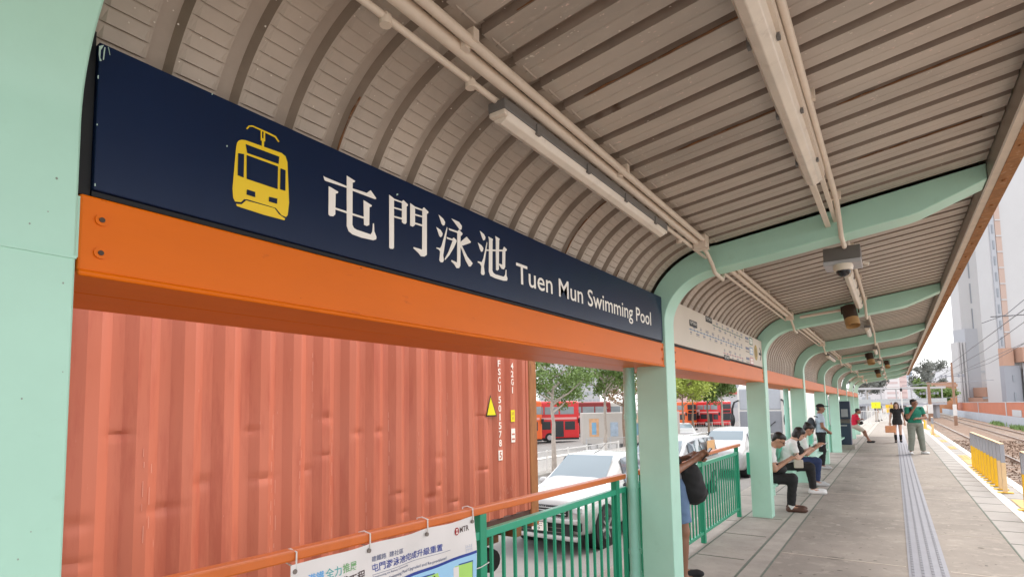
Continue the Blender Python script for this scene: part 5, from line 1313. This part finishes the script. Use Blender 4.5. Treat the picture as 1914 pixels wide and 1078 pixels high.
    if hk == 'short': pr = [('e', T(0,-.022,.050), (.086,.098,.082), Rn), ('e', T(0,.034,.082), (.060,.042,.032), Rn), ('e', T(0,-.07,.0), (.068,.04,.07), Rn)]
    elif hk == 'bob': pr = [('e', T(0,-.020,.048), (.092,.104,.088), Rn), ('e', T(0,-.055,-.03), (.090,.062,.09), Rn), ('c', T(.078,.0,.02), T(.080,.010,-.075), .024, .018), ('c', T(-.078,.0,.02), T(-.080,.010,-.075), .024, .018), ('e', T(0,.040,.078), (.062,.042,.034), Rn)]
    elif hk == 'long': pr = [('e', T(0,-.020,.048), (.092,.104,.088), Rn), ('c', T(.075,.0,.02), T(.095,.02,-.20), .030, .026), ('c', T(-.075,.0,.02), T(-.095,.02,-.20), .030, .026), ('e', T(0,-.07,-.08), (.09,.045,.16), Rn), ('e', T(0,.050,.085), (.066,.045,.034), Rn)]
    elif hk == 'bun': pr = [('e', T(0,-.022,.048), (.089,.101,.084), Rn), ('e', T(0,-.085,.10), (.045,.045,.042), Rn), ('e', T(0,-.07,.0), (.07,.045,.07), Rn), ('e', T(0,.036,.080), (.060,.042,.032), Rn)]
    elif hk == 'cap':
        pr = [('e', T(0,-.055,-.005), (.076,.052,.065), Rn)]
        sdf_mesh('cap', [('e', T(0,-.008,.062), (.090,.106,.070), Rn), ('e', T(0,.135,.052), (.068,.075,.010), Rn)], cloth('cap_black',(.012,.012,.014)), t, h=h, k=.01, cuts=((T(0,0,.028), -Rn[:,2]),))
    hcut = ((T(0,.052,.052), V3(*(Rn@V3(0,.80,-.60)))),) if hk in ('short','bun','bob') else ()
    if hk == 'cap': hcut = ()
    sdf_mesh('hair', pr, hm, t, h=h, k=.02, cuts=() , wr=.0025)
    if top is not None:
        pr = [('c', sh['L'], sh['R'], .064*f, .064*f), ('e', ch, (.168*f,.122*f,.18), None), ('e', w, (.160*f,.125*f,.17), None), ('e', pv+V3(0,0,.04), (.168*f,.128*f,.11), None), ('c', nk+V3(0,-.01,-.03), ch, .068, .10)]
        for s_ in 'LR':
            e2 = sh[s_]+(J['el'+s_]-sh[s_])*min(1,sleeve/.55*.62); pr.append(('c', sh[s_], e2, .062*f, .062*f, sleeve < 1))
            if sleeve >= 1: pr.append(('c', sh[s_], J['el'+s_], .06*f, .052*f)); pr.append(('c', J['el'+s_], J['wr'+s_], .052*f, .036, True))
        sdf_mesh('shirt', pr, top, t, h=h, k=.03, wr=.0022, cuts=((nk+V3(0,.0,collar), V3(0,.25,.97)),))
    if bottom is not None:
        pr = [('e', pv, (.168*f,.130*f,.125), None)]
        for s_ in 'LR':
            kn, an = J['kn'+s_], J['an'+s_]; hp = J['hip'+s_]
            if leglen >= 1: pr += [('c', hp, kn, .098*f, .074*f), ('c', kn, an+V3(0,0,.02), .074*f, .062*f, True)]
            else: pr += [('c', hp, hp+(kn-hp)*leglen*1.0, .100*f, .088*f, True)]
        if skirt: pr += [('c', pv+V3(0,0,.05), pv+V3(0,0,-skirt), .15, .19, True)]
        sdf_mesh('skirt' if skirt else 'trousers', pr, bottom, t, h=h, k=.03, wr=.0028)
    if socks is not None:
        for s_ in 'LR': sdf_mesh('sock', [('c', J['an'+s_]+V3(0,0,-.03), J['an'+s_]+(J['kn'+s_]-J['an'+s_])*socks[1], .046, .060 if socks[1] > .4 else .045)], socks[0], t, h=h, k=.01)
    if shoe is not None:
        for s_ in 'LR':
            an, to = J['an'+s_], J['to'+s_]; hl = an*1.0; hl[2] = min(an[2],to[2]+.02); hl = an+V3(0,-.03,-.045); 
            fdv = (to-an); fdv[2] = 0; fdv = fdv/np.linalg.norm(fdv)
            hl = an-fdv*.035; hl[2] = to[2]+.008
            so = sdf_mesh('shoe', [('c', hl, to, .043, .040), ('c', an+V3(0,0,-.01), hl, .040, .042), ('e', to+fdv*.02, (.047,.055,.034), None)], shoe, t, h=h, k=.02, cuts=(((0,0,to[2]-.036), (0,0,-1.0)),))
    return t, T, J
def standing(dx=.09, **k):
    J = dict(head=(0,.03,1.64), neck=(0,0,1.50), chest=(0,0,1.30), pelvis=(0,0,.97), shL=(-.175,0,1.435), shR=(.175,0,1.435), elL=(-.24,-.02,1.14), elR=(.24,-.02,1.14), wrL=(-.25,.06,.90), wrR=(.25,.06,.90),
             hipL=(-.09,0,.92), hipR=(.09,0,.92), knL=(-.10,.02,.50), knR=(.10,.02,.50), anL=(-.11,-.02,.085), anR=(.11,-.02,.085), toL=(-.13,.13,.036), toR=(.13,.13,.036))
    J.update(k); return J
def sitting(zs=.53, lean=.14, **k):
    J = dict(head=(0,lean+.13,zs+.62), neck=(0,lean+.04,zs+.50), chest=(0,lean*.7,zs+.31), pelvis=(0,0,zs), shL=(-.17,lean,zs+.43), shR=(.17,lean,zs+.43), elL=(-.20,lean+.06,zs+.14), elR=(.20,lean+.06,zs+.14), wrL=(-.07,lean+.26,zs+.28), wrR=(.07,lean+.26,zs+.28),
             hipL=(-.09,.03,zs-.02), hipR=(.09,.03,zs-.02), knL=(-.11,.44,zs-.02), knR=(.11,.44,zs-.02), anL=(-.11,.40,.09), anR=(.11,.40,.09), toL=(-.12,.56,.038), toR=(.12,.56,.038))
    J.update(k); return J
cblack = cloth('black',(.014,.013,.014)); cwhite = cloth('white',(.72,.71,.69)); cbrown = mat('shoe_brown',(.10,.045,.03),.6,var=.1)
cshoew = mat('shoe_white',(.76,.75,.74),.5,var=.03); cgreen = cloth('green',(.012,.16,.10)); cgrey = cloth('grey_green',(.20,.215,.18)); cred = cloth('red',(.62,.012,.05)); cdenim = cloth('denim',(.13,.20,.33)); ccheck = cloth('check_blue',(.42,.50,.58)); cnavy = cloth('navy',(.02,.035,.10)); cbeige = cloth('beige',(.52,.45,.38))
# 1 person behind the second column
p1, T1, J1 = person((-1.875,5.50,0), R(-58), 'person half hidden behind the second column, in denim shorts, with a big black bag',
    standing(head=(0,-.16,1.60), neck=(0,-.17,1.49), shL=(-.17,-.15,1.42), shR=(.17,-.15,1.42), chest=(0,-.10,1.29), elL=(-.24,.02,1.13), elR=(.24,.0,1.10), wrL=(-.10,.20,1.19), wrR=(.02,.24,1.18), hdR=(.05,.5,.35), hdL=(.3,.5,.3), palmR=(-1,0,.2), hipL=(-.09,.03,.92), hipR=(.09,.03,.92), knL=(-.10,.10,.50), knR=(.10,.08,.50), anL=(-.11,.10,.085), anR=(.11,.06,.085), toL=(-.13,.25,.036), toR=(.13,.21,.036)), sk=skind, top=cloth('grey_shirt',(.25,.25,.27)), bottom=cdenim, leglen=.80, shoe=cblack, h=.0085)
bag = sdf_mesh('shoulder_bag', [('e', (.03,.17,.98), (.165,.13,.18), None), ('e', (.02,.20,.87), (.16,.14,.13), None), ('c', (.14,.10,1.08), (.16,-.09,1.46), .022, .018), ('c', (-.10,.10,1.08), (-.14,-.09,1.46), .022, .018)], cblack, p1, h=.012, k=.04, wr=.004)
def phone(par_t, c, rz=0, tilt=-50, lab='phone'):
    """a phone held in the hands: a thing of its own, placed in world space"""
    mw = par_t.matrix_basis; p = Matrix.LocRotScale(par_t.location, par_t.rotation_euler, par_t.scale) @ Vector(c)
    t = empty('phone', p, rz=par_t.rotation_euler.z+rz, label=lab, cat='phone')
    MB().box((-.037,-.078,-.004),(.037,.078,.004),0,Matrix.Rotation(R(-tilt),3,'X'),(0,0,0)).build('body', black, t, bevel=.003)
    MB().box((-.033,-.072,.0042),(.033,.072,.005),0,Matrix.Rotation(R(-tilt),3,'X'),(0,0,0)).build('screen', mat('phone_screen',(.10,.12,.14),.15,var=0), t)
phone(p1, (.03,.35,1.23), 0, -50, 'black phone held in the hand beside the second column')
# 2 seated man
p2, T2, J2 = person((-1.86,9.98,0), R(-82), 'seated young man in white shirt and brown shoes, bent over his phone by a column', sitting(lean=.13, head=(0,.27,1.125)), sk=skin, top=cwhite, bottom=cblack, shoe=cbrown, nod=R(35), h=.010, socks=(cwhite,.25), glasses=True)
sdf_mesh('lap_bag', [('e', (0,.22,.66), (.17,.15,.09), None)], cblack, p2, h=.014, k=.03, wr=.003); 
phone(p2, (0,.47,.87), 0, -40, 'phone held by the seated man beside the third column')
# 3 seated woman
p3, T3, J3 = person((-1.84,12.05,0), R(-74), 'seated woman with black bob, white shirt and white shoes, black bag across her front', sitting(lean=.15, head=(0,.29,1.13), toL=(-.12,.66,.038), toR=(.12,.62,.038), anL=(-.11,.50,.09), anR=(.11,.46,.09)), sk=skinl, top=cwhite, bottom=cblack, shoe=cshoew, hair=('bob',hairm), nod=R(30), h=.011)
sdf_mesh('crossbody_bag', [('e', (.02,.26,.78), (.15,.10,.14), None), ('c', (.16,.12,.95), (.15,.16,.80), .03,.03), ('c', (-.15,.10,.98), (-.10,.25,.85), .028,.028)], cblack, p3, h=.014, k=.03)
MB().box((.17,.14,.50),(.24,.30,.66)).build('small_pouch', cbeige, p3, bevel=.015)
phone(p3, (0,.50,.88), 0, -40, 'phone held by the woman in white shirt with the black bob')
# 4 seated behind
p4, T4, J4 = person((-1.84,13.25,0), R(-72), 'seated person with tied-up hair and black vest, behind the woman with the bob', sitting(lean=.17, head=(0,.32,1.17), wrL=(-.07,.46,.83), wrR=(.07,.48,.83)), sk=skin, top=cwhite, bottom=cnavy, shoe=cloth('shoe_grey',(.5,.5,.5)), hair=('bun',hairm), nod=R(28), h=.012, glasses=True)
sdf_mesh('vest', [('e', (0,.12,.86), (.175,.135,.20), None), ('e', (0,.22,.72), (.16,.14,.10), None)], cblack, p4, h=.014, k=.03)
phone(p4, (0,.60,.85), 0, -30, 'black phone held out by the seated person with glasses')
# 5 man in cap
p5, T5, J5 = person((-1.66,16.95,0), R(-78), 'standing man in black baseball cap, pale checked shirt and black trousers with a small rucksack', standing(elL=(-.25,.02,1.14), elR=(.25,.02,1.14), wrL=(-.09,.20,1.00), wrR=(.09,.19,1.00), hdL=(.9,.25,-.15), hdR=(-.9,.25,-.15)), sk=skind, top=ccheck, bottom=cblack, shoe=cloth('shoe_grey',(.5,.5,.5)), hair=('cap',hairm), h=.013, scale=.97)
sdf_mesh('rucksack', [('e', (0,-.22,1.20), (.14,.10,.20), None), ('c', (.12,-.12,1.42), (.12,.06,1.40), .02,.02), ('c', (-.12,-.12,1.42), (-.12,.06,1.40), .02,.02)], cloth('rucksack_grey',(.05,.06,.07)), p5, h=.015, k=.03)
# 6 red shirt, leaning
p6, T6, J6 = person((-1.50,28.6,0), R(-66), 'person in a bright red shirt and beige shorts leaning beside the dark ticket machine', dict(sitting(zs=.74, lean=.06), anL=(-.10,.62,.09), anR=(.10,.50,.09), toL=(-.12,.78,.038), toR=(.12,.66,.038), knL=(-.11,.36,.52), knR=(.11,.36,.50), wrL=(.08,.24,1.0), wrR=(-.08,.25,1.03)), sk=skind, top=cred, bottom=cbeige, leglen=.85, shoe=cblack, h=.018, look=R(-20))
sdf_mesh('waist_bag', [('e', (.12,.22,.86), (.12,.10,.08), None)], cblack, p6, h=.018, k=.02)
# 7 woman in black
p7, T7, J7 = person((.06,29.3,0), R(180), 'woman in a short black outfit and black knee socks walking towards the camera', standing(wrL=(-.27,.06,.88), elL=(-.25,-.01,1.14), wrR=(.27,.02,.88), anL=(-.09,-.12,.10), knL=(-.09,.0,.50), toL=(-.10,.02,.045), anR=(.09,.06,.085), toR=(.10,.20,.036)), sk=skinl, top=cblack, bottom=cblack, leglen=.35, skirt=.16, shoe=cblack, hair=('long',hairb), socks=(cblack,.55), h=.018, scale=.98, sleeve=.35)
p = (.06-.0,29.2,0)
t = empty('carrier_bag', (-.25+.06-.05+.62,29.2,.42), label='orange and white carrier bag hanging from the hand of the woman in black', cat='bag')
t.location = (-.20,29.22,.42)
MB().box((-.19,-.06,0),(.19,.06,.30)).build('bag_body', mat('bag_orange',(.72,.32,.16),.6,var=.2,scale=8), t, bevel=.03); MB().tube([(-.08,0,.29),(-.04,0,.44),(.04,0,.44),(.08,0,.29)],.007,6).build('bag_handle', whitep, t)
# 8 man in green
p8, T8, J8 = person((.53,22.95,0), R(205), 'heavy man in green T-shirt and grey-green trousers, one hand raised to his mouth', standing(shL=(-.20,0,1.44), shR=(.20,0,1.44), elR=(.26,.12,1.17), wrR=(.06,.20,1.50), hdR=(-.1,.1,.7), elL=(-.28,.06,1.16), wrL=(.02,.26,1.14), hdL=(.8,.1,.0), hipL=(-.11,0,.92), hipR=(.11,0,.92), knL=(-.14,.03,.50), knR=(.14,.03,.50), anL=(-.19,-.01,.085), anR=(.17,-.01,.085), toL=(-.24,.13,.036), toR=(.22,.13,.036)),
    sk=skind, top=cgreen, bottom=cgrey, shoe=cshoew, h=.015, fat=1.22, look=R(38), scale=1.03, glasses=True)
sdf_mesh('backpack', [('e', (0,-.24,1.22), (.19,.12,.24), None), ('c', (.15,-.12,1.50), (.15,.10,1.46), .022,.022), ('c', (-.15,-.12,1.50), (-.15,.10,1.46), .022,.022), ('c', (.15,.10,1.46), (.16,.14,1.25), .022,.02)], cblack, p8, h=.018, k=.03)
# far people
for px, d, rz, lab, tp, bt in ((1637,52,R(-60),'far person in dark top standing beyond the platform end',cblack,cbeige),(1643,55,R(200),'far person in grey top and white trousers beyond the platform end',cgrey,cwhite),(1666,62,R(170),'far person in yellow top by the ramp sign',cloth('yellow',(.6,.42,.1)),cblack)):
    q = ground_at(px, d, 0)
    person(q, rz, lab, standing(), sk=skin, top=tp, bottom=bt, shoe=cblack, h=.03)
